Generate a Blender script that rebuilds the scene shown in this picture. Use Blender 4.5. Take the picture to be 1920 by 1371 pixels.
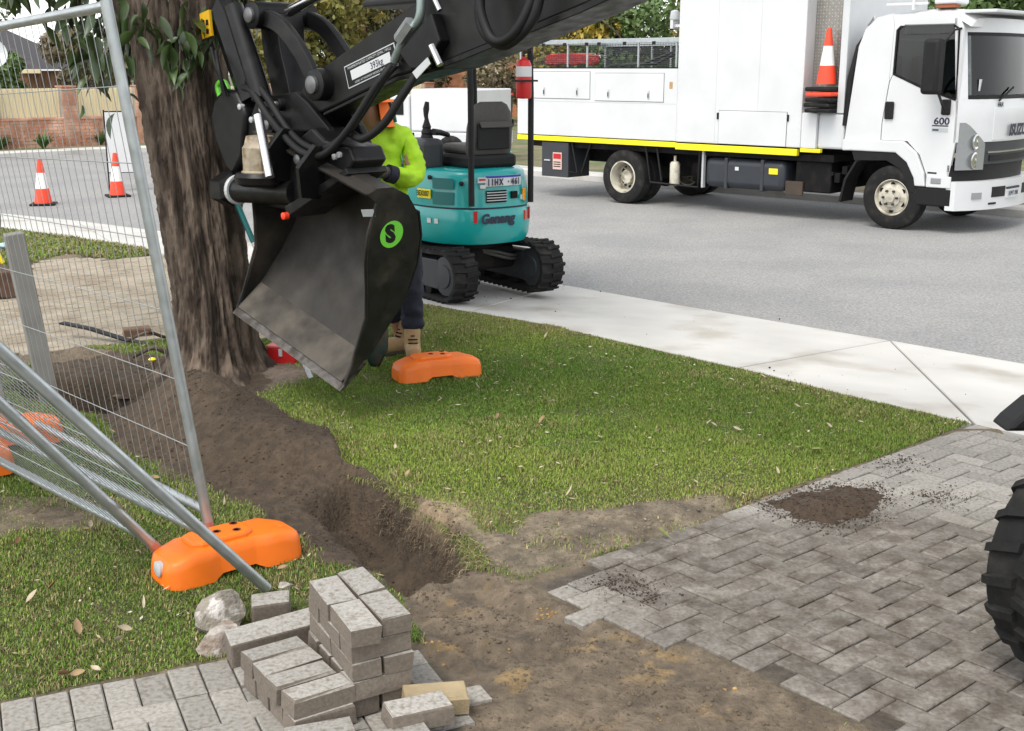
import bpy, bmesh, math, random
import numpy as np
from mathutils import Vector, Matrix
random.seed(7); RNG = np.random.default_rng(11)
for o in list(bpy.data.objects): bpy.data.objects.remove(o)
SC = bpy.context.scene; COL = SC.collection
# ---------------------------------------------------------------- camera, sky, sun, exposure
CAMH = 1.9; FPX = 2250.0; PITCH = math.atan(555.5/FPX)
cam = bpy.data.cameras.new('camera'); cam.sensor_width = 36; cam.lens = FPX/1920*36; cam.clip_end = 900; cam.clip_start = .05
camo = bpy.data.objects.new('camera', cam); COL.objects.link(camo)
camo.location = (0, 0, CAMH); camo.rotation_euler = (math.pi/2-PITCH, 0, 0); SC.camera = camo
world = bpy.data.worlds.new('World'); SC.world = world; world.use_nodes = True
wn = world.node_tree.nodes; wl = world.node_tree.links
SUN_EL, SUN_AZ = math.radians(58), math.radians(215)      # azimuth clockwise from +Y
sky = wn.new('ShaderNodeTexSky'); sky.sky_type = 'NISHITA'; sky.sun_disc = False
sky.sun_elevation = SUN_EL; sky.sun_rotation = SUN_AZ; sky.dust_density = 1.0; sky.air_density = 1.0
hsv = wn.new('ShaderNodeHueSaturation'); hsv.inputs['Saturation'].default_value = .12
wl.new(sky.outputs[0], hsv.inputs['Color']); wl.new(hsv.outputs[0], wn['Background'].inputs['Color'])
wn['Background'].inputs['Strength'].default_value = .15
sl = bpy.data.lights.new('sun', 'SUN'); sl.energy = 1.0; sl.angle = math.radians(24); sl.color = (1, .94, .84)
so = bpy.data.objects.new('sun', sl); COL.objects.link(so)
sd = Vector((math.sin(SUN_AZ)*math.cos(SUN_EL), math.cos(SUN_AZ)*math.cos(SUN_EL), math.sin(SUN_EL)))
so.rotation_euler = sd.to_track_quat('Z', 'Y').to_euler(); so.location = (0, 0, 20)
SC.view_settings.view_transform = 'Standard'; SC.view_settings.look = 'None'
SC.view_settings.exposure = 1.2; SC.view_settings.gamma = 1
# ---------------------------------------------------------------- survey helpers (site plan measured from the photograph)
_c, _s = math.cos(PITCH), math.sin(PITCH)
def ray(u, v):
    x = (u-960)/FPX; y = (v-685.5)/FPX
    return Vector((x, _c-y*_s, -_s-y*_c))
def G(u, v, z=0.):                      # point of the level z
    d = ray(u, v); t = (z-CAMH)/d.z
    return Vector((d.x*t, d.y*t, z))
def DY(u, v, Y):                        # point at the distance Y
    d = ray(u, v); t = Y/d.y
    return Vector((d.x*t, Y, CAMH+d.z*t))
def g2(pts, z=0.): return [tuple(G(u, v, z)[:2]) for u, v in pts]
# ---------------------------------------------------------------- numpy noise and polygons
_lat = RNG.random((256, 256))
def vnoise(x, y):
    xi = np.floor(x).astype(int); yi = np.floor(y).astype(int); fx = x-xi; fy = y-yi
    fx = fx*fx*(3-2*fx); fy = fy*fy*(3-2*fy); a = xi & 255; b = yi & 255; a1 = (a+1) & 255; b1 = (b+1) & 255
    return (_lat[a, b]*(1-fx)+_lat[a1, b]*fx)*(1-fy)+(_lat[a, b1]*(1-fx)+_lat[a1, b1]*fx)*fy
def fbm(x, y, s=1., o=4):
    r = 0; a = .5; t = 0
    for i in range(o):
        r = r+a*vnoise(x*s+17.3*i, y*s+9.1*i); t += a; a *= .5; s *= 2.03
    return r/t*2-1
def inpoly(x, y, P):
    r = np.zeros(np.shape(x), bool); n = len(P)
    for i in range(n):
        (x0, y0), (x1, y1) = P[i], P[(i+1) % n]
        if y0 == y1: continue
        c = ((y0 > y) != (y1 > y)) & (x < (x1-x0)*(y-y0)/(y1-y0)+x0)
        r ^= c
    return r
def segdist(x, y, P, closed=True):
    d = np.full(np.shape(x), 1e9); n = len(P)
    for i in range(n if closed else n-1):
        (x0, y0), (x1, y1) = P[i], P[(i+1) % n]; dx, dy = x1-x0, y1-y0
        t = np.clip(((x-x0)*dx+(y-y0)*dy)/(dx*dx+dy*dy+1e-12), 0, 1)
        d = np.minimum(d, np.hypot(x-x0-t*dx, y-y0-t*dy))
    return d
def sdist(x, y, P):                     # positive inside
    d = segdist(x, y, P); return np.where(inpoly(x, y, P), d, -d)
def sstep(a, b, x):
    t = np.clip((x-a)/(b-a), 0, 1); return t*t*(3-2*t)
# ---------------------------------------------------------------- materials
def hx(h):
    h = h.lstrip('#'); r = []
    for i in (0, 2, 4):
        c = int(h[i:i+2], 16)/255; r.append(c/12.92 if c <= .04045 else ((c+.055)/1.055)**2.4)
    return tuple(r)
def mat(name, col, rough=.6, metal=0., var=.12, scale=5., bump=0., bscale=60., col2=None, s2=3., lo=.5, hi=.62, stretch=None,
        rvar=0., attr=None, coat=0., bdist=.01, rrough=0., trans=0., extra=None, spec=.5):
    if isinstance(col, str): col = hx(col)
    if isinstance(col2, str): col2 = hx(col2)
    m = bpy.data.materials.new(name); m.use_nodes = True; N = m.node_tree.nodes; L = m.node_tree.links
    b = N['Principled BSDF']; b.inputs['Roughness'].default_value = rough; b.inputs['Metallic'].default_value = metal
    b.inputs['Specular IOR Level'].default_value = spec; b.inputs['Coat Weight'].default_value = coat; b.inputs['Coat Roughness'].default_value = .12
    if trans: b.inputs['Transmission Weight'].default_value = trans
    geo = N.new('ShaderNodeNewGeometry'); mp = N.new('ShaderNodeMapping'); L.new(geo.outputs['Position'], mp.inputs['Vector'])
    if stretch: mp.inputs['Scale'].default_value = stretch
    def noise(s, d=4.):
        n = N.new('ShaderNodeTexNoise'); n.inputs['Scale'].default_value = s; n.inputs['Detail'].default_value = d
        L.new(mp.outputs[0], n.inputs['Vector']); return n
    if attr:
        a = N.new('ShaderNodeVertexColor'); a.layer_name = attr; cur = a.outputs['Color']
    else:
        a = N.new('ShaderNodeRGB'); a.outputs[0].default_value = (*col, 1); cur = a.outputs[0]
    def mul(cur, fac):                    # multiply colour by a scalar socket
        v = N.new('ShaderNodeVectorMath'); v.operation = 'SCALE'; L.new(cur, v.inputs[0]); L.new(fac, v.inputs['Scale']); return v.outputs[0]
    if col2 is not None:
        n = noise(s2, 6.); mr = N.new('ShaderNodeMapRange'); mr.inputs['From Min'].default_value = lo; mr.inputs['From Max'].default_value = hi
        L.new(n.outputs['Fac'], mr.inputs['Value']); mx = N.new('ShaderNodeMix'); mx.data_type = 'RGBA'
        L.new(mr.outputs[0], mx.inputs['Factor']); L.new(cur, mx.inputs['A']); mx.inputs['B'].default_value = (*col2, 1); cur = mx.outputs['Result']
    if extra: cur = extra(N, L, cur, geo)
    if var:
        n = noise(scale); mr = N.new('ShaderNodeMapRange'); mr.inputs['From Min'].default_value = .25; mr.inputs['From Max'].default_value = .75
        mr.inputs['To Min'].default_value = 1-var; mr.inputs['To Max'].default_value = 1+var; L.new(n.outputs['Fac'], mr.inputs['Value']); cur = mul(cur, mr.outputs[0])
    if rvar:
        oi = N.new('ShaderNodeObjectInfo'); mr = N.new('ShaderNodeMapRange'); mr.inputs['To Min'].default_value = 1-rvar; mr.inputs['To Max'].default_value = 1+rvar
        L.new(oi.outputs['Random'], mr.inputs['Value']); cur = mul(cur, mr.outputs[0])
    L.new(cur, b.inputs['Base Color'])
    if rrough:
        n = noise(scale*1.7); mr = N.new('ShaderNodeMapRange'); mr.inputs['From Min'].default_value = .3; mr.inputs['From Max'].default_value = .7
        mr.inputs['To Min'].default_value = max(.02, rough-rrough); mr.inputs['To Max'].default_value = min(1, rough+rrough); L.new(n.outputs['Fac'], mr.inputs['Value']); L.new(mr.outputs[0], b.inputs['Roughness'])
    if bump:
        n = noise(bscale, 5.); bp = N.new('ShaderNodeBump'); bp.inputs['Strength'].default_value = bump; bp.inputs['Distance'].default_value = bdist
        L.new(n.outputs['Fac'], bp.inputs['Height']); L.new(bp.outputs[0], b.inputs['Normal'])
    return m
# ---------------------------------------------------------------- mesh builder
class MB:
    def __init__(s): s.v = []; s.f = []
    def add(s, V, F, M=None):
        k = len(s.v)
        for p in V:
            p = Vector(p); s.v.append(tuple(M @ p if M else p))
        s.f += [tuple(i+k for i in f) for f in F]; return s
    def box(s, a, b, M=None):             # opposite corners
        (x0, y0, z0), (x1, y1, z1) = a, b
        return s.add([(x0, y0, z0), (x1, y0, z0), (x1, y1, z0), (x0, y1, z0), (x0, y0, z1), (x1, y0, z1), (x1, y1, z1), (x0, y1, z1)],
                     [(3, 2, 1, 0), (4, 5, 6, 7), (0, 1, 5, 4), (1, 2, 6, 5), (2, 3, 7, 6), (3, 0, 4, 7)], M)
    def cbox(s, c, d, M=None):            # centre, size
        return s.box([c[i]-d[i]/2 for i in range(3)], [c[i]+d[i]/2 for i in range(3)], M)
    def rings(s, R, caps=True, closed=False):
        k = len(s.v); n = len(R[0]); m = len(R)
        for r in R: s.v += [tuple(p) for p in r]
        for i in range(m if closed else m-1):
            j = (i+1) % m
            for q in range(n):
                w = (q+1) % n; s.f.append((k+i*n+q, k+i*n+w, k+j*n+w, k+j*n+q))
        if caps and not closed:
            s.f.append(tuple(k+q for q in reversed(range(n)))); s.f.append(tuple(k+(m-1)*n+q for q in range(n)))
        return s
    def tube(s, P, r, n=10, caps=True, closed=False):
        P = [Vector(p) for p in P]; m = len(P); rr = r if hasattr(r, '__len__') else [r]*m
        T = []
        for i in range(m):
            a = P[(i-1) % m] if (closed or i > 0) else P[i]; b = P[(i+1) % m] if (closed or i < m-1) else P[i]; T.append((b-a).normalized())
        ref = Vector((0, 0, 1)) if abs(T[0].z) < .9 else Vector((1, 0, 0))
        x = T[0].cross(ref).normalized(); R = []
        for i in range(m):
            x = (x-T[i]*x.dot(T[i])).normalized(); y = T[i].cross(x)
            R.append([P[i]+(x*math.cos(2*math.pi*q/n)+y*math.sin(2*math.pi*q/n))*rr[i] for q in range(n)])
        return s.rings(R, caps, closed)
    def cyl(s, p, q, r, r2=None, n=20): return s.tube([p, q], [r, r if r2 is None else r2], n)
    def lathe(s, prof, M=None, n=32, caps=True):   # prof (r, h) about local Z
        R = [[Vector((r*math.cos(2*math.pi*q/n), r*math.sin(2*math.pi*q/n), h)) for q in range(n)] for r, h in prof]
        if M: R = [[M @ p for p in r] for r in R]
        return s.rings(R, caps)
    def prism(s, poly, a, b, M=None, axis='y'):    # polygon (p,q) extruded from a to b along the axis
        def P(p, q, t): return {'y': (p, t, q), 'z': (p, q, t), 'x': (t, p, q)}[axis]
        n = len(poly); V = [P(p, q, a) for p, q in poly]+[P(p, q, b) for p, q in poly]
        F = [tuple(range(n)), tuple(reversed(range(n, 2*n)))]+[(i, i+n, (i+1) % n+n, (i+1) % n) for i in range(n)]
        return s.add(V, F, M)
    def strip(s, prof, a, b, th, M=None):          # open profile (p,q) in XZ, width a..b along Y, thickness th
        pr = [Vector((p, 0, q)) for p, q in prof]; n = len(pr); out = []
        for i in range(n):
            t = (pr[min(i+1, n-1)]-pr[max(i-1, 0)]).normalized(); out.append(pr[i]+Vector((-t.z, 0, t.x))*th)
        loop = [(p.x, p.z) for p in pr]+[(p.x, p.z) for p in reversed(out)]; k = 2*n
        V = [(p, a, q) for p, q in loop]+[(p, b, q) for p, q in loop]; F = [(i, (i+1) % k, (i+1) % k+k, i+k) for i in range(k)]
        for i in range(n-1):
            j = k-1-i; F += [(i, j, j-1, i+1)[::-1], (i+k, i+1+k, j-1+k, j+k)[::-1]]
        return s.add(V, F, M)
    def build(s, name, m, parent=None, smooth=None, bev=0., seg=2, loc=None, rot=None):
        me = bpy.data.meshes.new(name); me.from_pydata(s.v, [], s.f)
        bm = bmesh.new(); bm.from_mesh(me); bmesh.ops.recalc_face_normals(bm, faces=bm.faces); bm.to_mesh(me); bm.free()
        me.update()
        return link(name, me, m, parent, smooth, bev, seg, loc, rot)
def link(name, me, m, parent=None, smooth=None, bev=0., seg=2, loc=None, rot=None):
    if m is not None and not me.materials: me.materials.append(m)
    if smooth is not None: me.shade_smooth(); me.set_sharp_from_angle(angle=math.radians(smooth))
    o = bpy.data.objects.new(name, me); COL.objects.link(o)
    if parent is not None: o.parent = parent
    if loc is not None: o.location = loc
    if rot is not None: o.rotation_euler = rot
    if bev:
        b = o.modifiers.new('bevel', 'BEVEL'); b.width = bev; b.segments = seg; b.limit_method = 'ANGLE'; b.angle_limit = math.radians(40)
    return o
def tag(o, label=None, cat=None, group=None, kind=None):
    if label: o['label'] = label
    if cat: o['category'] = cat
    if group: o['group'] = group
    if kind: o['kind'] = kind
    return o
def empty(name, loc=(0, 0, 0), rz=0., label=None, cat=None, group=None):
    o = bpy.data.objects.new(name, None); COL.objects.link(o); o.location = loc; o.rotation_euler = (0, 0, rz); o.empty_display_size = .1
    return tag(o, label, cat, group)
def copy_tree(o, parent=None):
    c = o.copy(); COL.objects.link(c); c.parent = parent
    for ch in [x for x in bpy.data.objects if x.parent == o]: copy_tree(ch, c)
    return c
def npmesh(name, V, F, colors=None):
    V = np.asarray(V, np.float32); F = np.asarray(F, np.int32); me = bpy.data.meshes.new(name); k = F.shape[1]
    me.vertices.add(len(V)); me.vertices.foreach_set('co', V.ravel()); me.loops.add(F.size); me.loops.foreach_set('vertex_index', F.ravel())
    me.polygons.add(len(F)); me.polygons.foreach_set('loop_start', np.arange(0, F.size, k, dtype=np.int32)); me.update(calc_edges=True)
    if colors is not None:
        a = me.color_attributes.new('Col', 'FLOAT_COLOR', 'POINT'); c = np.ones((len(V), 4), np.float32); c[:, :3] = colors; a.data.foreach_set('color', c.ravel())
    return me
def frame(o, x, y, z):                    # matrix from origin and three axes
    M = Matrix.Identity(4)
    for i in range(3): M[i][0] = x[i]; M[i][1] = y[i]; M[i][2] = z[i]; M[i][3] = o[i]
    return M
def text(name, s, size, M, m, parent, shear=0., off=0., ext=.0008, align='CENTER', sx=1.):
    c = bpy.data.curves.new(name, 'FONT'); c.body = s; c.size = size; c.align_x = align; c.align_y = 'CENTER'; c.shear = shear; c.offset = off; c.extrude = ext; c.resolution_u = 3
    t = bpy.data.objects.new(name, c); COL.objects.link(t); bpy.context.view_layer.update()
    me = bpy.data.meshes.new_from_object(t.evaluated_get(bpy.context.evaluated_depsgraph_get())); bpy.data.objects.remove(t); bpy.data.curves.remove(c)
    me.transform(M @ Matrix.Diagonal((sx, 1, 1, 1))); me.materials.clear(); me.name = name
    return link(name, me, m, parent)
def arc(cx, cy, r, a0, a1, n): return [(cx+r*math.cos(math.radians(a0+(a1-a0)*i/n)), cy+r*math.sin(math.radians(a0+(a1-a0)*i/n))) for i in range(n+1)]
def bez(P, n=16):                          # Catmull-Rom through the points
    P = [Vector(p) for p in P]; Q = [P[0]*2-P[1]]+P+[P[-1]*2-P[-2]]; out = []
    for i in range(1, len(Q)-2):
        for k in range(n):
            t = k/n; a, b, c, d = Q[i-1:i+3]
            out.append(.5*((2*b)+(c-a)*t+(2*a-5*b+4*c-d)*t*t+(3*b-a-3*c+d)*t**3))
    return out+[P[-1]]
# ---------------------------------------------------------------- palette
MT = {}
MT['white'] = mat('white_paint', (.6, .61, .62), .35, var=.06, coat=.3, scale=2)
MT['whitedull'] = mat('white_panel', (.55, .565, .575), .5, var=.05, scale=3)
MT['black'] = mat('black_paint', (.005, .005, .0055), .42, var=.3, scale=9, col2=(.022, .02, .018), s2=7, lo=.58, hi=.8, rrough=.1, spec=.3)
MT['blackmatt'] = mat('black_plastic', (.008, .008, .0085), .6, var=.25, scale=8, spec=.3)
MT['rubber'] = mat('rubber', (.012, .012, .012), .8, spec=.25, var=.25, scale=20, col2=(.035, .032, .028), s2=9, lo=.5, hi=.75, bump=.15, bscale=90)
MT['chassis'] = mat('chassis_black', (.006, .006, .0065), .75, spec=.2, var=.3, col2=(.02, .016, .013), s2=6, lo=.5, hi=.75)
MT['steel'] = mat('galvanised_steel', (.42, .45, .46), .38, metal=.75, var=.14, scale=14, rrough=.1)
MT['chrome'] = mat('chrome_rod', (.6, .6, .6), .22, metal=1., var=.05)
MT['orange'] = mat('orange_plastic', (.85, .17, .008), .45, var=.06, scale=6, bump=.05, bscale=40, col2=(.6, .16, .03), s2=10, lo=.6, hi=.8)
MT['teal'] = mat('teal_paint', (.004, .30, .29), .3, var=.05, coat=.4)
MT['tealdark'] = mat('teal_vent', (.004, .12, .12), .5, var=.05)
MT['yellow'] = mat('yellow_paint', (.85, .72, .01), .45, var=.05)
MT['navy'] = mat('dark_blue_print', (.008, .01, .035), .5, var=0)
MT['red'] = mat('red_plastic', (.45, .01, .012), .4, var=.1)
MT['glass'] = mat('tinted_glass', (.012, .014, .016), .04, var=0, trans=.0)
MT['grey'] = mat('grey_vinyl', (.06, .057, .052), .6, var=.12, scale=30, bump=.1, bscale=200)
MT['darkgrey'] = mat('dark_grey_metal', (.028, .031, .036), .55, var=.15)
MT['lime'] = mat('lime_decal', (.16, .62, .05), .45, var=0)
MT['decal'] = mat('silver_decal', (.45, .47, .48), .4, var=.05)
MT['concrete'] = mat('concrete', (.5, .49, .465), .85, var=.12, scale=1.7, col2=(.31, .275, .225), s2=1.6, lo=.52, hi=.78, bump=.12, bscale=120, bdist=.004)
MT['paver'] = None
def stain(N, L, cur, geo):                 # soil rubbed into the pavers where the machines turned
    mx = N.new('ShaderNodeMix'); mx.data_type = 'RGBA'; tot = None
    for (x, y, r) in ((1.05, 4.15, 1.0), (.75, 4.5, .7), (1.35, 3.7, .85), (1.6, 4.4, .9)):
        d = N.new('ShaderNodeVectorMath'); d.operation = 'DISTANCE'; L.new(geo.outputs['Position'], d.inputs[0]); d.inputs[1].default_value = (x, y, 0)
        mr = N.new('ShaderNodeMapRange'); mr.inputs['From Min'].default_value = r; mr.inputs['From Max'].default_value = r*.45; mr.interpolation_type = 'SMOOTHSTEP'; L.new(d.outputs['Value'], mr.inputs['Value'])
        if tot is None: tot = mr.outputs[0]
        else:
            q = N.new('ShaderNodeMath'); q.operation = 'MAXIMUM'; L.new(tot, q.inputs[0]); L.new(mr.outputs[0], q.inputs[1]); tot = q.outputs[0]
    n = N.new('ShaderNodeTexNoise'); n.inputs['Scale'].default_value = 9; n.inputs['Detail'].default_value = 12; n.inputs['Roughness'].default_value = .72; L.new(geo.outputs['Position'], n.inputs['Vector'])
    mr = N.new('ShaderNodeMapRange'); mr.inputs['From Min'].default_value = .22; mr.inputs['From Max'].default_value = .6; L.new(n.outputs['Fac'], mr.inputs['Value'])
    q = N.new('ShaderNodeMath'); q.operation = 'MULTIPLY'; L.new(tot, q.inputs[0]); L.new(mr.outputs[0], q.inputs[1])
    q2 = N.new('ShaderNodeMath'); q2.operation = 'MULTIPLY'; L.new(q.outputs[0], q2.inputs[0]); q2.inputs[1].default_value = .9
    L.new(q2.outputs[0], mx.inputs['Factor']); L.new(cur, mx.inputs['A']); mx.inputs['B'].default_value = (.068, .053, .038, 1); return mx.outputs['Result']
MT['paver'] = mat('concrete_paver', (.29, .275, .25), .9, var=.2, scale=70, rvar=.17, col2=(.2, .178, .148), s2=60, lo=.48, hi=.68, bump=.35, bscale=260, bdist=.003, extra=stain)
def topface(N, L, cur, geo):               # upward faces keep the pale tone, flanks turn darker and browner
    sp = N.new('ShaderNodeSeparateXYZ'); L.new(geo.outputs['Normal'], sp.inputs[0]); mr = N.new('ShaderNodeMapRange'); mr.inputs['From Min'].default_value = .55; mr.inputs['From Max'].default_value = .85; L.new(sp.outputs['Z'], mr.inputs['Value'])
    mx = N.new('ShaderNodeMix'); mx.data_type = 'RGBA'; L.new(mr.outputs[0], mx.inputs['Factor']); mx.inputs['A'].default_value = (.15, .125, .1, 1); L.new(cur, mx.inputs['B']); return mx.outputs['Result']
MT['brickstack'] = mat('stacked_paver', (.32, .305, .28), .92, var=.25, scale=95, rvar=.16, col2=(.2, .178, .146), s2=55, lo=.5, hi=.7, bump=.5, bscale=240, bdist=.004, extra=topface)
MT['soil'] = mat('ground_soil', (.1, .08, .06), .95, var=.22, scale=26, attr='Col', bump=.8, bscale=55, bdist=.02)
MT['clod'] = mat('soil_clods', (.052, .034, .021), .95, var=.35, scale=40, bump=.5, bscale=120)
MT['grass'] = mat('grass_blades', (.1, .15, .03), .7, var=.1, scale=3, attr='Col')
MT['asphalt'] = mat('asphalt', (.27, .268, .262), .9, var=.42, scale=48, col2=(.235, .235, .235), s2=.8, lo=.42, hi=.62, bump=.5, bscale=150, bdist=.006)
MT['navybright'] = mat('plate_blue', (.02, .03, .28), .5, var=0)
MT['amber'] = mat('amber_sticker', (.8, .32, .01), .5, var=.15, scale=40)
MT['amberlabel'] = mat('yellow_label', (.75, .42, .01), .5, var=.1, scale=40)
MT['lensblue'] = mat('pale_blue_sticker', (.3, .55, .6), .5, var=.1)
MT['steeldark'] = mat('dull_steel', (.16, .16, .165), .4, metal=.6, var=.2, scale=20)
MT['steelgreen'] = mat('zinc_pipe', (.28, .34, .33), .4, metal=.6, var=.15, scale=20)
MT['armpaint'] = mat('black_arm_paint', (.009, .009, .0088), .45, spec=.3, var=.25, scale=4, col2=(.02, .018, .016), s2=5, lo=.55, hi=.75, rrough=.1)
# ================================================================ THE SETTING
PATH_EDGE = [(-16.5, 22.6), (-11, 18.4)]+g2([(0, 427), (210, 455), (280, 469), (461, 514), (880, 585), (1000, 605), (1385, 690), (1600, 745), (1825, 795)])+[(5.6, 3.0), (9.5, -1.3)]
ROAD_EDGE = [(-15.6, 24.0), (-10.2, 19.6)]+g2([(0, 390), (140, 403), (280, 420), (498, 445), (1060, 520), (1300, 560), (1670, 620), (1920, 662)], -.02)+[(7.2, 4.2), (11.2, -.1)]
FAR_EDGE = [(-26, 15.5), (-16.5, 24.6), (-12.05, 28.4), (-10.1, 30.2), (-8.0, 31.4), (-4.2, 29.3), (.41, 23.6), (2.9, 20.9), (7.1, 16.9), (14, 10.2), (22, 2.5)]
ROADZ = -.12
big = MB().add([(-400, -60, -.8), (400, -60, -.8), (400, 600, -.8), (-400, 600, -.8)], [(0, 1, 2, 3)])
tag(big.build('ground', mat('far_ground', (.09, .1, .045), .95, var=.3, scale=.4)), kind='structure')
# road sheet with a gentle camber
def road():
    n = 60; V = []; F = []
    def samp(P, t):
        P = [Vector((*p, 0)) for p in P]; L = [0]
        for i in range(len(P)-1): L.append(L[-1]+(P[i+1]-P[i]).length)
        s = t*L[-1]
        for i in range(len(P)-1):
            if s <= L[i+1]+1e-6: return P[i].lerp(P[i+1], (s-L[i])/(L[i+1]-L[i]))
        return P[-1]
    m = 8
    for i in range(n+1):
        a = samp(ROAD_EDGE, i/n); b = samp(FAR_EDGE, i/n)
        for j in range(m+1):
            t = -.02+1.04*j/m; p = a.lerp(b, t); V.append((p.x, p.y, ROADZ+.0*math.sin(math.pi*min(1, max(0, t)))))
    for i in range(n):
        for j in range(m): k = i*(m+1)+j; F.append((k, k+1, k+m+2, k+m+1))
    tag(MB().add(V, F).build('road', MT['asphalt']), kind='structure')
road()
# concrete footpath running down to the road: slabs with open joints
fp = empty('footpath'); tag(fp, kind='structure')
def pl_at(P, t):
    P = [Vector((*p, 0)) for p in P]
    i = min(int(t), len(P)-2); return P[i].lerp(P[i+1], t-i)
def slab(poly, g=.013):
    c = sum((Vector((*p, 0)) for p in poly), Vector())/len(poly); Q = []
    for p in poly:
        d = c-Vector((*p, 0)); Q.append(tuple((Vector((*p, 0))+d.normalized()*g)[:2]))
    mb = MB(); n = len(Q)
    far = set(); top = []
    for (x, y) in Q:
        dr = float(segdist(np.array([x]), np.array([y]), ROAD_EDGE, False)[0]); top.append((x, y, -.095 if dr < .05 else .004))
    mb.add([(x, y, -.2) for x, y in Q]+top, [tuple(range(n-1, -1, -1)), tuple(range(n, 2*n))]+[(i, (i+1) % n, (i+1) % n+n, i+n) for i in range(n)])
    mb.build('slab', MT['concrete'], fp, bev=.006, seg=1)
J0 = Vector((1.49, 7.63, 0)); J1 = Vector((2.84, 8.79, 0)); J2 = Vector((2.56, 6.36, 0))
E_in = [Vector((*p, 0)) for p in PATH_EDGE]; E_out = [Vector((*p, 0)) for p in ROAD_EDGE]
pi = {k: tuple(v[:2]) for k, v in enumerate(E_in)}; po = {k: tuple(v[:2]) for k, v in enumerate(E_out)}
# inner indices: 0,1 | 2..10 lawn edge (10 = driveway corner) | 11,12 ; outer: 0,1 | 2..9 | 10,11
slab([pi[0], pi[1], pi[2], po[2], po[1], po[0]])
slab([pi[2], pi[3], po[3], po[2]]); slab([pi[3], pi[4], pi[5], po[5], po[4], po[3]])
slab([pi[5], pi[6], po[6], po[5]]); slab([pi[6], pi[7], pi[8], po[8], po[7], po[6]])
slab([pi[8], pi[9], pi[10], po[8]]); slab([pi[10], pi[11], po[10], po[9], po[8]]); slab([pi[11], pi[12], po[11], po[10]])
# far side: kerb and verge
fk = MB(); V = []
for i, (x, y) in enumerate(FAR_EDGE):
    a = Vector((*FAR_EDGE[max(0, i-1)], 0)); b = Vector((*FAR_EDGE[min(len(FAR_EDGE)-1, i+1)], 0)); t = (b-a).normalized(); nrm = Vector((-t.y, t.x, 0))
    p = Vector((x, y, 0)); V.append([p+Vector((0, 0, -.2)), p+Vector((0, 0, -.02)), p+nrm*.05+Vector((0, 0, .01)), p+nrm*.42+Vector((0, 0, .012)), p+nrm*.42+Vector((0, 0, -.2))])
fk.rings(V); tag(fk.build('kerb', MT['concrete']), kind='structure')
vg = [(p[3].x, p[3].y) for p in V]; MB_v = MB(); n = len(vg)
MB_v.add([(x, y, .0) for x, y in vg]+[(x+30 if x > 0 else x+6, y+45, .3) for x, y in vg], [(i, i+1, i+1+n, i+n) for i in range(n-1)])
tag(MB_v.build('verge', mat('far_verge', (.11, .13, .05), .95, var=.35, scale=2.2, col2=(.17, .14, .09), s2=.8, lo=.45, hi=.6, bump=.6, bscale=14, bdist=.04)), kind='structure')
# ---------------------------------------------------------------- near side terrain
DIRT = g2([(900, 1062), (862, 1000), (800, 955), (720, 905), (650, 880), (612, 830), (548, 775), (490, 742), (515, 712), (440, 690), (340, 672), (250, 662), (190, 655), (110, 648), (40, 672), (100, 738), (170, 775), (215, 830), (300, 880), (390, 925), (470, 960), (550, 1010), (606, 1055), (690, 1080), (745, 1115), (800, 1125), (872, 1092)])
SAND = g2([(745, 1112), (810, 1085), (893, 1058), (985, 1085), (1003, 1103), (1095, 1148), (1190, 1180), (1300, 1212), (1395, 1250), (1470, 1295), (1640, 1371)])+[(1.25, 3.0), (1.2, 2.4), (-.3, 2.4)]+g2([(880, 1371), (870, 1275), (800, 1240), (770, 1160)])
DRIVE = g2([(1826, 796), (1620, 872), (1420, 942), (1250, 1008), (1100, 1052), (985, 1090), (1003, 1105), (1095, 1150), (1190, 1182), (1300, 1214), (1395, 1252), (1470, 1297), (1640, 1371)])+[(1.3, 2.9), (1.6, 2.2), (5.2, 1.2), (6.2, 2.35), (5.6, 3.0)]
FRINGE = g2([(800, 955), (850, 962), (905, 1000), (960, 1000), (1010, 958), (1130, 950), (1250, 932), (1340, 928), (1425, 942), (1250, 1012), (1100, 1056), (985, 1092), (893, 1064), (850, 1010)])
PAVL = g2([(-80, 1334), (0, 1318), (470, 1226), (560, 1200), (780, 1205), (868, 1272), (885, 1371)])+[(-.2, 2.5), (-2.2, 2.3), (-2.1, 2.9)]
NEIGH = [(-9.2, 12.6), (-6.3, 12.3)]+g2([(0, 540), (60, 492), (130, 478), (215, 486), (300, 474), (461, 514), (520, 525), (600, 545), (560, 600), (470, 645), (330, 632), (270, 640), (110, 655), (40, 668), (0, 660)])+[(-6.5, 8.0), (-9, 9.5)]
STREET = PATH_EDGE+[(30, 2), (30, 60), (-30, 60), (-30, 26)]
TRENCH = g2([(896, 1064), (862, 1006), (800, 960), (720, 910), (655, 888), (590, 915), (560, 945), (640, 1005), (690, 1055), (735, 1102), (800, 1118), (868, 1090)])
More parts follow.
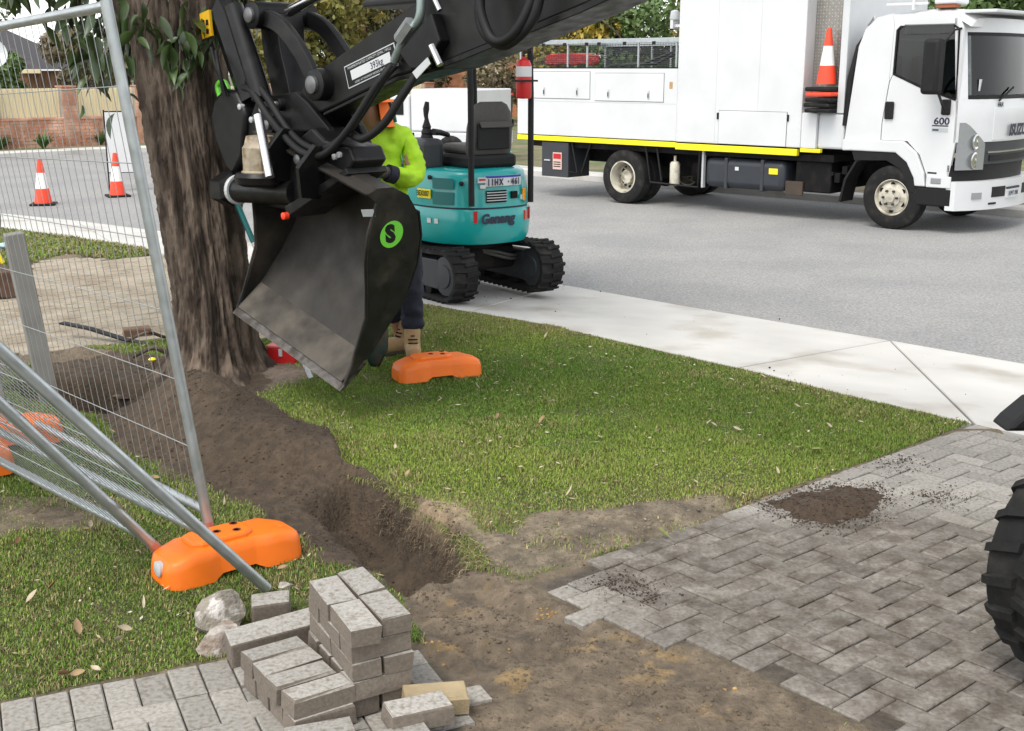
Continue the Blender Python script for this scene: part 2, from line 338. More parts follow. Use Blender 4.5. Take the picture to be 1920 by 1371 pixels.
def terrain(x, y):
    w = fbm(x, y, 3.1, 4)*.06; w2 = fbm(x+31, y-12, 9., 3)*.03
    d_dirt = sdist(x, y, DIRT)+w+w2; d_sand = sdist(x, y, SAND)+w*.6; d_dr = sdist(x, y, DRIVE); d_fr = sdist(x, y, FRINGE)+w*1.3+w2; d_pl = sdist(x, y, PAVL); d_ng = sdist(x, y, NEIGH)+w*.5; d_st = sdist(x, y, STREET)
    z = .012*fbm(x, y, .9, 3)+.006*fbm(x, y, 6, 3)
    dirt = sstep(-.02, .03, d_dirt); sand = sstep(-.02, .02, d_sand); fr = sstep(-.02, .05, d_fr)
    lump = .026*fbm(x, y, 5.5, 5)+.016*np.abs(fbm(x+5, y, 15, 4))+.007*fbm(x, y, 42, 2)
    z = z*(1-dirt)+dirt*(-.035*sstep(0, .15, d_dirt)+lump)
    td = sdist(x, y, TRENCH)+.035*fbm(x, y, 6, 3)+.02*fbm(x, y, 15, 2)
    tw = sstep(-.01, .13, td); along = sstep(-1.1, -.6, x)
    z = z-tw*(.07+.17*along)
    rim = np.exp(-((np.hypot((x+.33), (y-4.93))/.2)**2)); z = z+.05*rim*(d_dirt > -.3)
    # spoil heap against the tree and hole behind the fence
    mx, my = x+1.70, y-6.38; c, s = math.cos(math.radians(-52)), math.sin(math.radians(-52)); a = mx*c+my*s; b = -mx*s+my*c
    z = z+.31*np.exp(-(a/.6)**2-(b/.33)**2)*sstep(-.05, .15, d_dirt)+.16*np.exp(-((x+1.15)/.4)**2-((y-5.75)/.32)**2)*dirt
    px, py = x+2.45, y-6.98; a = px*.86-py*.5; b = px*.5+py*.86
    z = z-.6*(1-sstep(.7, 1.05, np.hypot(a/.8, b/.34)+.12*fbm(x, y, 5, 3)))
    z = z*(1-sand)+sand*(-.016+.012*sstep(.0, -.1, d_sand*-1+.0)-.022*sstep(.0, .12, d_sand)+.055*fbm(x, y, 3.2, 5)*sstep(0, .2, d_sand)+.018*np.abs(fbm(x, y, 13, 4))+.006*fbm(x, y, 40, 2)+.011*np.sin((x*.6+y*.8)*34+3*fbm(x, y, 3, 2))*sstep(0, .1, fbm(x+7, y, 1.6, 2)))
    z = np.where((d_dr > .0) & (sand < .5), -.013+.003*fbm(x, y, 20, 2), z); z = np.where(d_pl > .0, -.013+.003*fbm(x, y, 20, 2), z)
    z = z+fr*(1-sand)*(1-dirt)*(d_dr < 0)*(.012*np.abs(fbm(x, y, 12, 3))+.005*fbm(x, y, 38, 2))
    z = z-sstep(-.02, .02, d_ng)*.05*(d_ng > 0)
    z = np.where(d_st > .02, -.24, z)
    edge = (segdist(x, y, DRIVE) < .10) & (d_sand <= 0) & (d_dr < .03); z = np.where(edge & (fr > .1), np.minimum(z, -.004+.006*fbm(x, y, 9, 3)), z)
    return z, dict(dirt=dirt, sand=sand, fr=fr, d_dr=d_dr, d_pl=d_pl, d_ng=d_ng, d_st=d_st, d_dirt=d_dirt, d_sand=d_sand, tw=tw, d_fr=d_fr)
def grass_w(x, y, m):
    g = (1-m['dirt'])*(1-m['sand'])*(1-m['fr'])*(m['d_dr'] < -.02)*(m['d_pl'] < -.012)*(m['d_ng'] < -.03)*(m['d_st'] < -.015)
    bare = sstep(.12, .5, fbm(x+3, y+8, 1.6, 4))*(x < -.9)*(y < 5.2)*.8+sstep(.3, .6, fbm(x-3, y+2, 1.9, 4))*.3
    tr = 1-sstep(.45, .8, np.hypot(x+1.9, y-7.5)+.1*fbm(x, y, 4, 3))
    wear = 1-sstep(.05, .35, m['d_dirt']*-1)*.55-.45
    tuft = m['fr']*.10*(fbm(x+1, y, 6, 3) > .12)*(m['d_dr'] < -.01)*(1-m['sand'])*(1-m['dirt'])
    return np.clip(g*(1-bare)*(1-tr)*(1-.55*np.clip(wear, 0, 1))+tuft, 0, 1)
def axis(a, b, c, d, fine, coarse):
    return np.concatenate([np.arange(a, b, coarse), np.arange(b, c, fine), np.arange(c, d+coarse, coarse)])
ax = axis(-17, -3.6, 2.4, 10, .017, .25); ay = axis(-3, 2.4, 8.4, 23, .02, .25)
X, Y = np.meshgrid(ax, ay, indexing='ij'); Z, mk = terrain(X, Y); nx, ny = X.shape
def lerp3(c, t): return np.array(c)[None, None, :]*t[..., None]
n1 = fbm(X, Y, 2.2, 4)*.5+.5; n2 = np.clip(fbm(X+9, Y, 11, 4)*.8+.5, 0, 1); n3 = fbm(X-4, Y+7, 34, 2)
base = lerp3((.045, .06, .016), 1-n2)+lerp3((.085, .075, .035), n2)
dcol = lerp3((.038, .026, .016), 1-n1)+lerp3((.085, .06, .039), n1)
scol = lerp3((.085, .066, .047), 1-n2)+lerp3((.165, .128, .088), n2)
ylw = .8*sstep(.64, .74, fbm(X+40, Y+3, 4.6, 3)*.5+.5+.16*fbm(X, Y+9, 22, 3))*sstep(.0, .12, mk['d_sand'])*(1-sstep(.0, .35, segdist(X, Y, SAND)-.0)*.85)
scol = scol*(1-ylw[..., None])+lerp3((.36, .235, .085), ylw)
fcol = lerp3((.1, .08, .057), 1-n2)+lerp3((.215, .175, .12), n2)
gw = np.clip(grass_w(X, Y, mk)*1.25, 0, 1)[..., None]; colr = base*gw+(lerp3((.1, .078, .052), 1-n2)+lerp3((.17, .135, .088), n2))*(1-gw)
for w, c in ((mk['fr'], fcol), (mk['dirt'], dcol), (mk['sand'], scol)): colr = colr*(1-w[..., None])+c*w[..., None]
pale = np.exp(-((X+.27)/.2)**2-((Y-4.95)/.16)**2)*.85*sstep(-.09, -.01, Z); colr = colr*(1-pale[..., None])+lerp3((.36, .27, .17), pale)
tr = (1-sstep(.4, .85, np.hypot(X+1.9, Y-7.5)+.1*fbm(X, Y, 4, 3)))*(1-mk['dirt']); colr = colr*(1-tr[..., None])+lerp3((.15, .115, .09), tr)
sb = mk['d_ng'] > -.25; colr = np.where((sb & (mk['d_ng'] < .05))[..., None], colr*.4+np.array((.2, .15, .1))*.6, colr)
gl = sstep(.0, .06, mk['d_dr'])+sstep(0, .05, mk['d_pl']); colr = colr*(1-np.clip(gl, 0, 1)[..., None])+lerp3((.075, .062, .048), np.clip(gl, 0, 1))
colr = colr*(1+.4*n3)[..., None]
I = np.arange(nx*ny).reshape(nx, ny)
F = np.stack([I[:-1, :-1], I[1:, :-1], I[1:, 1:], I[:-1, 1:]], -1).reshape(-1, 4)
me = npmesh('lawn_soil', np.stack([X, Y, Z], -1).reshape(-1, 3), F, colr.reshape(-1, 3))
tag(link('lawn', me, MT['soil'], smooth=180), kind='structure')
# ---------------------------------------------------------------- pavers
def paver_mesh(l, w, h, name, ch=.005, jag=0.):
    mb = MB(); R = []
    for z, i in ((-h, 0), (-ch, 0), (0, ch)): R.append([Vector((sx*(l/2-i), sy*(w/2-i), z)) for sx, sy in ((-1, -1), (1, -1), (1, 1), (-1, 1))])
    mb.rings(R)
    me = bpy.data.meshes.new(name); me.from_pydata([tuple(Vector(p)+Vector((random.uniform(-jag, jag), random.uniform(-jag, jag), random.uniform(-jag, jag)))) for p in mb.v], [], mb.f); me.update(); return me
PAV = [paver_mesh(.195, .095, .06, 'paver', random.uniform(.003, .006)) for i in range(4)]
HALF = [paver_mesh(.097, .097, .06, 'half_paver')]
for m_ in PAV+HALF: m_.materials.append(MT['paver'])
def herring(root, poly, org, ang, name='paver', cap=300, inner=.03, jmax=99):
    c, s = math.cos(ang), math.sin(ang); out = []
    for i in range(-70, 70):
        for j in range(-70, 70):
            k = (i-j) % 4
            if j > jmax: continue
            if k == 0: p = (i+1., j+.5, 0)
            elif k == 3 and j == jmax: p = (i+.5, j+.5, 10.)
            elif k == 3: p = (i+.5, j+1., math.pi/2)
            else: continue
            x = org[0]+(p[0]*c-p[1]*s)*.1; y = org[1]+(p[0]*s+p[1]*c)*.1; out.append((x, y, ang+p[2]))
    A = np.array(out); d = sdist(A[:, 0], A[:, 1], poly); keep = A[d > inner]
    vis = (np.abs(keep[:, 0]) < (keep[:, 1]*.45+.25)) & (keep[:, 1] > 2.7); dist = np.hypot(keep[:, 0], keep[:, 1])+np.where(vis, 0, 50); keep = keep[np.argsort(dist)]
    place_pavers(root, [tuple(k) for k in keep], name, cap)
def place_pavers(root, L, name='paver', cap=300):
    rest = MB()
    for i, (x, y, a) in enumerate(L):
        PV = PAV if a < 8 else HALF; a = a if a < 8 else a-10
        tilt = (random.gauss(0, .008), random.gauss(0, .008)); zz = random.gauss(-.001, .002)
        if i < cap:
            o = link(name, random.choice(PV), None, root); o.location = (x, y, zz); o.rotation_euler = (*tilt, a+random.gauss(0, .008))
        else:
            M = Matrix.Translation((x, y, zz)) @ Matrix.Rotation(a, 4, 'Z'); me = PV[i % len(PV)]; rest.add([v.co for v in me.vertices], [tuple(p.vertices) for p in me.polygons], M)
    if rest.v: tag(rest.build('distant_pavers', MT['paver'], root), kind='stuff')
GA = math.radians(41)
dw = empty('driveway'); tag(dw, kind='structure')
e1 = Vector((math.cos(GA), math.sin(GA), 0))
A0 = Vector((2.55, 6.35, 0)); A1 = G(1100, 1052); ed = (A0-A1).normalized(); ea = math.atan2(ed.y, ed.x); en = Vector((ed.y, -ed.x, 0))
bord = []; t = .1
while t < (A0-A1).length+.0:
    p = A1+ed*t+en*.05; bord.append((p.x, p.y, ea)); t += .2
place_pavers(dw, bord); herring(dw, DRIVE, (A1.x, A1.y), ea, cap=265, inner=.03, jmax=-2)
pa = empty('paved_path'); tag(pa, kind='structure')
P0 = G(0, 1318); P1 = G(470, 1226); pd = (P1-P0).normalized(); pang = math.atan2(pd.y, pd.x); pn = Vector((pd.y, -pd.x, 0)); row = []
for k in range(-4, 11):
    p = P0+pd*(.05+.1*k)+pn*.1; row.append((p.x, p.y, pang+math.pi/2))
place_pavers(pa, row); herring(pa, PAVL, (P0.x+pn.x*.2, P0.y+pn.y*.2), pang, inner=.015, cap=220, jmax=-1)
# neighbour's sandy drive: small pavers too far to pick apart, joined
nd = empty('neighbour_driveway'); tag(nd, kind='structure'); rest = MB(); c, s = math.cos(GA), math.sin(GA)
for i in range(-60, 60):
    for j in range(-60, 60):
        a = (i+.5*(j % 2))*.2; b = j*.1; x = -4.2+a*c-b*s; y = 9.6+a*s+b*c
        if abs(x) > 9 or y > 15 or y < 6: continue
        rest_p = (x, y); M = Matrix.Translation((x, y, -.004+random.gauss(0, .002))) @ Matrix.Rotation(GA, 4, 'Z')
        if float(sdist(np.array([x]), np.array([y]), NEIGH)[0]) > .05: rest.add([v.co for v in PAV[0].vertices], [tuple(p.vertices) for p in PAV[0].polygons], M)
tag(rest.build('small_pavers', mat('sandy_paver', (.33, .285, .22), .95, var=.2, scale=7, col2=(.24, .195, .14), s2=2.2, lo=.45, hi=.65, bump=.3, bscale=150), nd), kind='stuff')
# ---------------------------------------------------------------- grass blades
def grass(name, n, x0, x1, y0, y1, hmin, hmax, wid):
    x = RNG.uniform(x0, x1, n); y = RNG.uniform(y0, y1, n); ok = (np.abs(x) < y*.47+.35); x = x[ok]; y = y[ok]
    z, m = terrain(x, y); w = grass_w(x, y, m); ok = RNG.random(len(x)) < w; x = x[ok]; y = y[ok]; z = z[ok]; m = {k: v[ok] for k, v in m.items()}; n = len(x)
    p1 = np.clip(fbm(x, y, .9, 4)*.8+.55, 0, 1); p2 = fbm(x+20, y, 3.5, 4)*.6+.5
    h = RNG.uniform(hmin, hmax, n)*(.45+1.05*p2); a = RNG.uniform(0, 6.283, n); lean = np.abs(RNG.normal(0, .55, n))+.1
    wd = wid*RNG.uniform(.7, 1.3, n)*(1+y*.06); dx, dy = np.cos(a), np.sin(a)
    B = np.stack([x, y, z-.004], -1); S = np.stack([-dy, dx, 0*x], -1)*wd[:, None]/2
    mid = B+np.stack([dx*np.sin(lean*.5)*h*.55, dy*np.sin(lean*.5)*h*.55, np.cos(lean*.5)*h*.55], -1)
    tip = mid+np.stack([dx*np.sin(lean*1.5)*h*.5, dy*np.sin(lean*1.5)*h*.5, np.cos(lean*1.5)*h*.5], -1)
    V = np.stack([B-S, B+S, mid+S*.8, mid-S*.8, tip], 1).reshape(-1, 3); k = np.arange(n)*5
    F = np.concatenate([np.stack([k, k+1, k+2], -1), np.stack([k, k+2, k+3], -1), np.stack([k+3, k+2, k+4], -1)])
    g = np.array((.085, .175, .013)); g2_ = np.array((.235, .305, .04)); dry = np.array((.36, .31, .14)); br = np.array((.18, .12, .06))
    t = np.clip(p1*.9+RNG.normal(0, .22, n)-.1, 0, 1)[:, None]; c = g*(1-t)+g2_*t
    near = (x < -.75) & (y < 5.3); pd_ = np.where(near, .28, .07)+.22*sstep(.5, .75, p2)+.35*np.exp(-np.clip(-m['d_fr'], 0, 9)/.25)+.3*np.exp(-np.clip(-m['d_st'], 0, 9)/.2)+(y > 8.6)*.25
    r = RNG.random(n); isd = (r < pd_)[:, None]; isb = (r < pd_*.18)[:, None]
    c = np.where(isb, br, np.where(isd, dry*RNG.uniform(.6, 1.1, n)[:, None], c))*RNG.uniform(.75, 1.25, n)[:, None]
    me = npmesh(name, V, F, np.repeat(c, 5, 0)); return link(name, me, MT['grass'])
tag(grass('grass', 1500000, -3.2, 2.8, 2.6, 9.9, .008, .026, .0034), 'short green and straw coloured lawn grass', 'grass', kind='stuff')
tag(grass('far_grass', 220000, -9, -2, 10, 17, .015, .04, .008), 'strip of grass beside the footpath beyond the wire fence', 'grass', kind='stuff')
# ---------------------------------------------------------------- clods, crumbs and soil heaps
_ico = bmesh.new(); bmesh.ops.create_icosphere(_ico, subdivisions=1, radius=1.); IV = np.array([v.co[:] for v in _ico.verts]); IF = np.array([[v.index for v in f.verts] for f in _ico.faces]); _ico.free()
def clods(name, pts, r0, r1, m, parent=None, flat=.7, colors=None):
    n = len(pts); r = r0*(r1/r0)**(RNG.random(n)**3.6); V = IV[None]*(1+RNG.normal(0, .2, (n, len(IV), 1)))*r[:, None, None]; V[:, :, 2] *= flat
    a = RNG.uniform(0, 6.28, n); c, s = np.cos(a)[:, None], np.sin(a)[:, None]; V = np.stack([V[:, :, 0]*c-V[:, :, 1]*s, V[:, :, 0]*s+V[:, :, 1]*c, V[:, :, 2]], -1)
    V = V+pts[:, None, :]; F = (IF[None]+(np.arange(n)*len(IV))[:, None, None]).reshape(-1, 3); return link(name, npmesh(name, V.reshape(-1, 3), F), m, parent)
def scatter(n, x0, x1, y0, y1, wfun):
    x = RNG.uniform(x0, x1, n); y = RNG.uniform(y0, y1, n); z, m = terrain(x, y); ok = RNG.random(n) < wfun(x, y, m); return np.stack([x[ok], y[ok], z[ok]], -1)
tag(clods('soil_crumbs', scatter(45000, -3, 0, 4, 8, lambda x, y, m: m['dirt']*(.3+.7*(fbm(x, y, 4, 3) > 0))), .0018, .008, MT['clod']), 'loose brown soil crumbs in the dug trench', 'soil', kind='stuff')
tag(clods('sand_crumbs', scatter(40000, -.7, 1.6, 2.6, 4.6, lambda x, y, m: m['sand']*(.25+.75*(fbm(x, y, 5, 3) > .05))), .0015, .009, mat('sand_crumb', (.11, .085, .06), .95, var=.4, scale=30, col2=(.45, .27, .08), s2=5, lo=.6, hi=.68)), 'crumbly bedding sand where pavers were lifted', 'sand', kind='stuff')
tag(clods('verge_crumbs', scatter(9000, -.6, 1.3, 4.2, 5.4, lambda x, y, m: m['fr']*.8), .002, .011, mat('dry_crumb', (.15, .12, .085), .95, var=.4, scale=30)), 'dry crumbs of earth along the worn lawn edge', 'soil', kind='stuff')
def heap(name, label, poly, h, n):
    P = g2(poly); xs = [p[0] for p in P]; ys = [p[1] for p in P]; ax = np.arange(min(xs)-.1, max(xs)+.1, .012); ay = np.arange(min(ys)-.1, max(ys)+.1, .012); X, Y = np.meshgrid(ax, ay, indexing='ij')
    d = sdist(X, Y, P)+.05*fbm(X, Y, 9, 4); Z = -.012+h*sstep(-.02, .2, d)*(.75+.5*fbm(X, Y, 8, 3))+.012*np.abs(fbm(X, Y, 26, 3))*sstep(-.05, .05, d)
    I = np.arange(X.size).reshape(X.shape); F = np.stack([I[:-1, :-1], I[1:, :-1], I[1:, 1:], I[:-1, 1:]], -1).reshape(-1, 4); kf = (Z.ravel()[F].max(1) > -.008); 
    me = npmesh(name, np.stack([X, Y, Z], -1).reshape(-1, 3), F[kf]); root = link(name, me, MT['clod'], smooth=180); tag(root, label, 'soil')
    x = RNG.uniform(ax[0]-.05, ax[-1]+.05, n); y = RNG.uniform(ay[0]-.05, ay[-1]+.05, n); dd = sdist(x, y, P)+.06*fbm(x, y, 9, 4); ok = RNG.random(n) < np.where(dd > 0, .8, np.exp(dd/.035)); x, y, dd = x[ok], y[ok], dd[ok]
    z = np.maximum(.002, -.012+h*sstep(-.02, .2, dd)*(.75+.5*fbm(x, y, 8, 3))+.004)
    tag(clods('crumbs', np.stack([x, y, z], -1), .0012, .0055, MT['clod'], root), kind='stuff')
heap('soil_heap', 'dark brown heap of spilt soil on the grey driveway pavers', [(1420, 938), (1480, 975), (1560, 988), (1640, 970), (1668, 945), (1650, 915), (1560, 905), (1480, 928)], .07, 14000)
heap('soil_spill', 'small dark spill of soil near the broken edge of the driveway', [(1120, 1090), (1150, 1105), (1205, 1118), (1222, 1105), (1180, 1088), (1140, 1084)], .014, 5000)
heap('soil_smear', 'thin scatter of soil at the lawn edge of the driveway', [(1640, 872), (1680, 880), (1712, 868), (1690, 860), (1655, 864)], .012, 3500)
heap('soil_patch', 'light brown soil patch on the pavers beyond the big heap', [(1725, 930), (1760, 944), (1800, 930), (1780, 922)], .010, 3500)

pc = scatter(26000, -2, 5, 4, 12, lambda x, y, m: (m['d_st'] > .05)*(.012+.03*(fbm(x, y, 2, 3) > .35))*(segdist(x, y, ROAD_EDGE, False) > .2)*(sdist(x, y, PATH_EDGE+ROAD_EDGE[::-1]) > .05)); pc[:, 2] = .007
tag(clods('path_crumbs', pc, .002, .011, MT['clod']), 'dark crumbs of soil dropped on the concrete footpath', 'soil', kind='stuff')

# torn turf and root fibres hanging over the trench wall
def fringe(name, P, n, l0, l1, w, cols, side, z0=.004, zj=.0):
    P = [Vector((*p, 0)) for p in P]; L_ = [0]
    for i in range(len(P)-1): L_.append(L_[-1]+(P[i+1]-P[i]).length)
    V = []; C = []
    for k in range(n):
        s_ = random.random()*L_[-1]; i = max(j for j in range(len(P)-1) if L_[j] <= s_); p = P[i].lerp(P[i+1], (s_-L_[i])/(L_[i+1]-L_[i])); t = (P[i+1]-P[i]).normalized(); nn = Vector((-t.y, t.x, 0))*side
        p = p+nn*random.gauss(-.005, .022); zt = float(terrain(np.array([p.x]), np.array([p.y]))[0][0]) if n < 900 else 0.; p.z = max(zt, z0-random.random()*zj) if n < 900 else z0-random.random()*zj
        d = (nn*random.uniform(.3, 1)+t*random.gauss(0, .6)).normalized(); l = random.uniform(l0, l1); a = random.uniform(-.1, .7); sd = Vector((-d.y, d.x, 0))*w*random.uniform(.6, 1.3)
        m1 = p+d*l*.5+Vector((0, 0, l*.4*a)); e = m1+d*l*.35-Vector((0, 0, l*random.uniform(.2, .7))); V += [p-sd, p+sd, m1+sd*.8, m1-sd*.8, e]; c = random.choice(cols); q = random.uniform(.7, 1.25); C += [[x*q for x in c]]*5
    k = np.arange(n)*5; F = np.concatenate([np.stack([k, k+1, k+2], -1), np.stack([k, k+2, k+3], -1), np.stack([k+3, k+2, k+4], -1)])
    return link(name, npmesh(name, np.array([tuple(v) for v in V]), F, np.array(C)), MT['grass'])
tag(fringe('turf_fringe', g2([(905, 1068), (866, 1003), (803, 956), (722, 906), (655, 884)]), 2600, .02, .07, .002, [(.1, .16, .02), (.17, .2, .04), (.3, .24, .12), (.12, .085, .05)], 1), 'ragged grass and roots hanging over the trench edge', 'turf', kind='stuff')
tag(fringe('root_fibres', g2([(880, 1062), (850, 1015), (790, 975), (715, 925)]), 1400, .015, .05, .0012, [(.11, .08, .05), (.2, .15, .09), (.07, .05, .03)], 1, 0., .16), 'fine pale root fibres in the trench wall', 'roots', kind='stuff')
# ================================================================ TRUCK (local: x forward, y away from the camera, z up from the road)
TR = empty('service_truck', (4.89, 15.57, ROADZ), math.radians(-43.8), 'white service truck with tall box body and yellow stripe parked across the road', 'truck')
def B(name, m, parts, parent=TR, bev=0., smooth=None, seg=2):
    mb = MB()
    for p in parts: mb.box(*p)
    return mb.build(name, m, parent, bev=bev, smooth=smooth, seg=seg)
MT['tint'] = bpy.data.materials.new('window_glass'); MT['tint'].use_nodes = True
def _glass():
    N = MT['tint'].node_tree.nodes; L = MT['tint'].node_tree.links; N.clear(); o = N.new('ShaderNodeOutputMaterial'); mx = N.new('ShaderNodeMixShader'); t = N.new('ShaderNodeBsdfTransparent'); t.inputs[0].default_value = (.55, .58, .58, 1)
    g = N.new('ShaderNodeBsdfGlossy'); g.inputs['Roughness'].default_value = .02; f = N.new('ShaderNodeFresnel'); f.inputs['IOR'].default_value = 1.5; L.new(f.outputs[0], mx.inputs[0]); L.new(t.outputs[0], mx.inputs[1]); L.new(g.outputs[0], mx.inputs[2]); L.new(mx.outputs[0], o.inputs[0])
_glass()
MT['lens'] = mat('lamp_lens', (.3, .315, .325), .15, metal=.35, var=.04, scale=18, coat=1.)
MT['conered'] = mat('cone_red', (.85, .06, .02), .5, var=.08, scale=8, col2=(.55, .06, .03), s2=12, lo=.6, hi=.75)
MT['conewhite'] = mat('cone_white', (.78, .77, .75), .5, var=.08, scale=14)
MT['rim'] = mat('wheel_rim', (.5, .47, .39), .5, var=.2, scale=12, col2=(.2, .17, .12), s2=9, lo=.5, hi=.7)
W = 2.25
# chassis and under-body
B('chassis', MT['chassis'], [((-6.6, .75, .55), (.6, .85, .8)), ((-6.6, 1.4, .55), (.6, 1.5, .8)), ((-6.5, .1, .8), (-.9, 2.15, .9)), ((-1.3, .5, .45), (-.8, 1.6, .8)), ((-4.7, .5, .35), (-4.2, 1.7, .6)), ((-.3, .3, .35), (.2, 1.9, .55)), ((-3.2, .6, .4), (-2.9, 1.6, .55))], bev=.01)
MB().cyl((0, .2, .41), (0, 2.05, .41), .07).build('axle', MT['chassis'], TR, smooth=40)
axl = MB(); axl.cyl((-4.43, .2, .41), (-4.43, 2.05, .41), .09); axl.lathe([(.02, -.14), (.2, -.1), (.22, 0), (.2, .1), (.02, .14)], Matrix.Translation((-4.43, 1.12, .41)) @ Matrix.Rotation(math.pi/2, 4, 'X'))
axl.build('axle', MT['chassis'], TR, smooth=40)
# wheels
def wheel_profile(R, w, rim): return [(rim*.98, -w*.46), (rim*1.05, -w*.5), (R*.9, -w*.5), (R*.975, -w*.43), (R, -w*.33), (R, w*.33), (R*.975, w*.43), (R*.9, w*.5), (rim*1.05, w*.5), (rim*.98, w*.46)]
def truck_wheel(x, y, w, front, twin=False):
    root = empty('wheel', (x, y, .41)); root.parent = TR
    M = Matrix.Rotation(math.pi/2, 4, 'X')    # local Z -> -Y (towards camera)
    t = MB(); t.lathe(wheel_profile(.41, .23, .235), M, 48, caps=False)
    t.build('tyre', MT['rubber'], root, smooth=30)
    if twin:
        t = MB(); t.lathe(wheel_profile(.41, .23, .235), Matrix.Translation((0, .28, 0)) @ M, 48, caps=False); t.build('tyre', MT['rubber'], root, smooth=30)
    r = MB()
    if front: r.lathe([(.236, -.105), (.245, .105), (.225, .11), (.205, .06), (.2, .075), (.13, .10), (.12, .13), (.07, .135), (.06, .165), (.001, .17)], M, 48, caps=False)
    else: r.lathe([(.236, -.105), (.245, .115), (.225, .12), (.212, .05), (.2, -.07), (.13, -.085), (.115, -.06), (.1, .02), (.001, .03)], M, 48, caps=False)
    r.build('rim', MT['rim'], root, smooth=30)
    nut = MB()
    for k in range(6):
        a = k*math.pi/3; rr = .095 if front else .16; yy = -.14 if front else .075
        nut.cyl((rr*math.cos(a), yy, rr*math.sin(a)), (rr*math.cos(a), yy-.03, rr*math.sin(a)), .017, n=6)
    tag(nut.build('wheel_nuts', MT['darkgrey'], root), kind='stuff')
    hl = MB()
    for k in range(6):
        a = (k+.5)*math.pi/3; rr = .165
        hl.lathe([(.032, -.004), (.032, .004)], Matrix.Translation((rr*math.cos(a), -.083 if front else .078, rr*math.sin(a))) @ M, 14)
    tag(hl.build('hand_holes', MT['chassis'], root), kind='stuff')
    return root
truck_wheel(0, .13, .23, True); truck_wheel(0, W-.13, .23, True); truck_wheel(-4.43, .13, .23, False, True); truck_wheel(-4.43, W-.42, .23, False, True)
# service body
bd = B('body_side', MT['white'], [((-6.65, 0, .99), (-3.435, .06, 2.03))], bev=.006)
B('body_side', MT['white'], [((-6.65, W-.06, .99), (-3.435, W, 2.03))], bev=.006)
B('tray_floor', MT['darkgrey'], [((-6.63, .06, .93), (-3.44, W-.06, .99))])
B('locker_top', MT['blackmatt'], [((-6.65, .0, 2.033), (-3.435, .5, 2.05)), ((-6.65, W-.5, 2.033), (-3.435, W, 2.05))])
B('tailgate', MT['white'], [((-6.66, .062, .99), (-6.60, W-.062, 1.95))], bev=.005)
bx = B('box_body', MT['white'], [((-3.43, -.012, .985), (-1.36, W+.01, 3.5))], bev=.012)
B('box_lower_front', MT['white'], [((-1.355, -.008, .985), (-1.13, W, 1.45))], bev=.006)
B('box_lower_front', MT['whitedull'], [((-1.127, .03, .985), (-.74, W-.03, 1.45))], bev=.03)
B('box_front_wall', MT['whitedull'], [((-.86, .02, 1.455), (-.76, W-.02, 3.4))], bev=.01)
cp = MB()                                              # checker plate wall in the recess
cp.box((-1.352, .22, 1.455), (-.865, .24, 3.4))
chk = cp.build('checker_wall', MT['check'] if 'check' in MT else mat('checker_plate', (.3, .28, .25), .4, metal=.7, var=.12, scale=20), TR)
lug = MB()
for i in range(11):
    for j in range(42):
        x = -1.33+i*.043; z = 1.48+j*.042; d = 1 if (i+j) % 2 else -1
        lug.add([(x-.012*d, .217, z-.012), (x+.003*d, .213, z-.004), (x+.012*d, .217, z+.012), (x-.003*d, .213, z+.004)], [(0, 1, 2, 3)])
tag(lug.build('checker_lugs', MT['decal'], chk), kind='stuff')
B('recess_floor', MT['whitedull'], [((-1.352, .02, 1.452), (-.865, .22, 1.456))])
# stripes
B('yellow_stripe', MT['yellow'], [((-6.65, -.004, .90), (-3.44, .05, .975))], bev=.004)
B('yellow_stripe', MT['yellow'], [((-3.43, -.018, .875), (-1.40, .05, .965))], bev=.004)
B('yellow_stripe', MT['yellow'], [((-1.355, -.014, .93), (-1.05, .05, .98))], bev=.004)
def locker(x0, x1, z0, z1, latches, name='locker_door', y=-.012):
    r = B(name, MT['white'], [((x0, y-.010, z0), (x1, y+.008, z1))], bev=.004)
    gp = MB(); w = .006
    for a, b in (((x0-w, y-.002, z0-w), (x1+w, y+.002, z0-.001)), ((x0-w, y-.002, z1+.001), (x1+w, y+.002, z1+w)), ((x0-w, y-.002, z0-.001), (x0-.001, y+.002, z1+.001)), ((x1+.001, y-.002, z0-.001), (x1+w, y+.002, z1+.001))): gp.box(a, b)
    gp.build('door_seal', MT['darkgrey'], r)
    for lx, lz in latches:
        l = MB(); l.box((lx-.016, y-.022, lz-.06), (lx+.016, y-.0105, lz+.06)); l.build('latch', MT['decal'], r, bev=.004)
        l = MB(); l.box((lx-.007, y-.03, lz-.045), (lx+.007, y-.0225, lz+.02)); l.build('latch_lever', MT['blackmatt'], r)
locker(-6.36, -5.1, 1.57, 1.98, [(-6.05, 1.68), (-5.35, 1.68)], y=0.)
locker(-4.99, -3.68, 1.55, 1.96, [(-4.72, 1.66), (-3.95, 1.65)], y=0.)
locker(-2.68, -1.58, .99, 1.45, [], y=-.012)
for lx in (-2.70, -1.56): B('hinge', MT['blackmatt'], [((lx-.012, -.03, 1.33), (lx+.012, -.013, 1.42))])
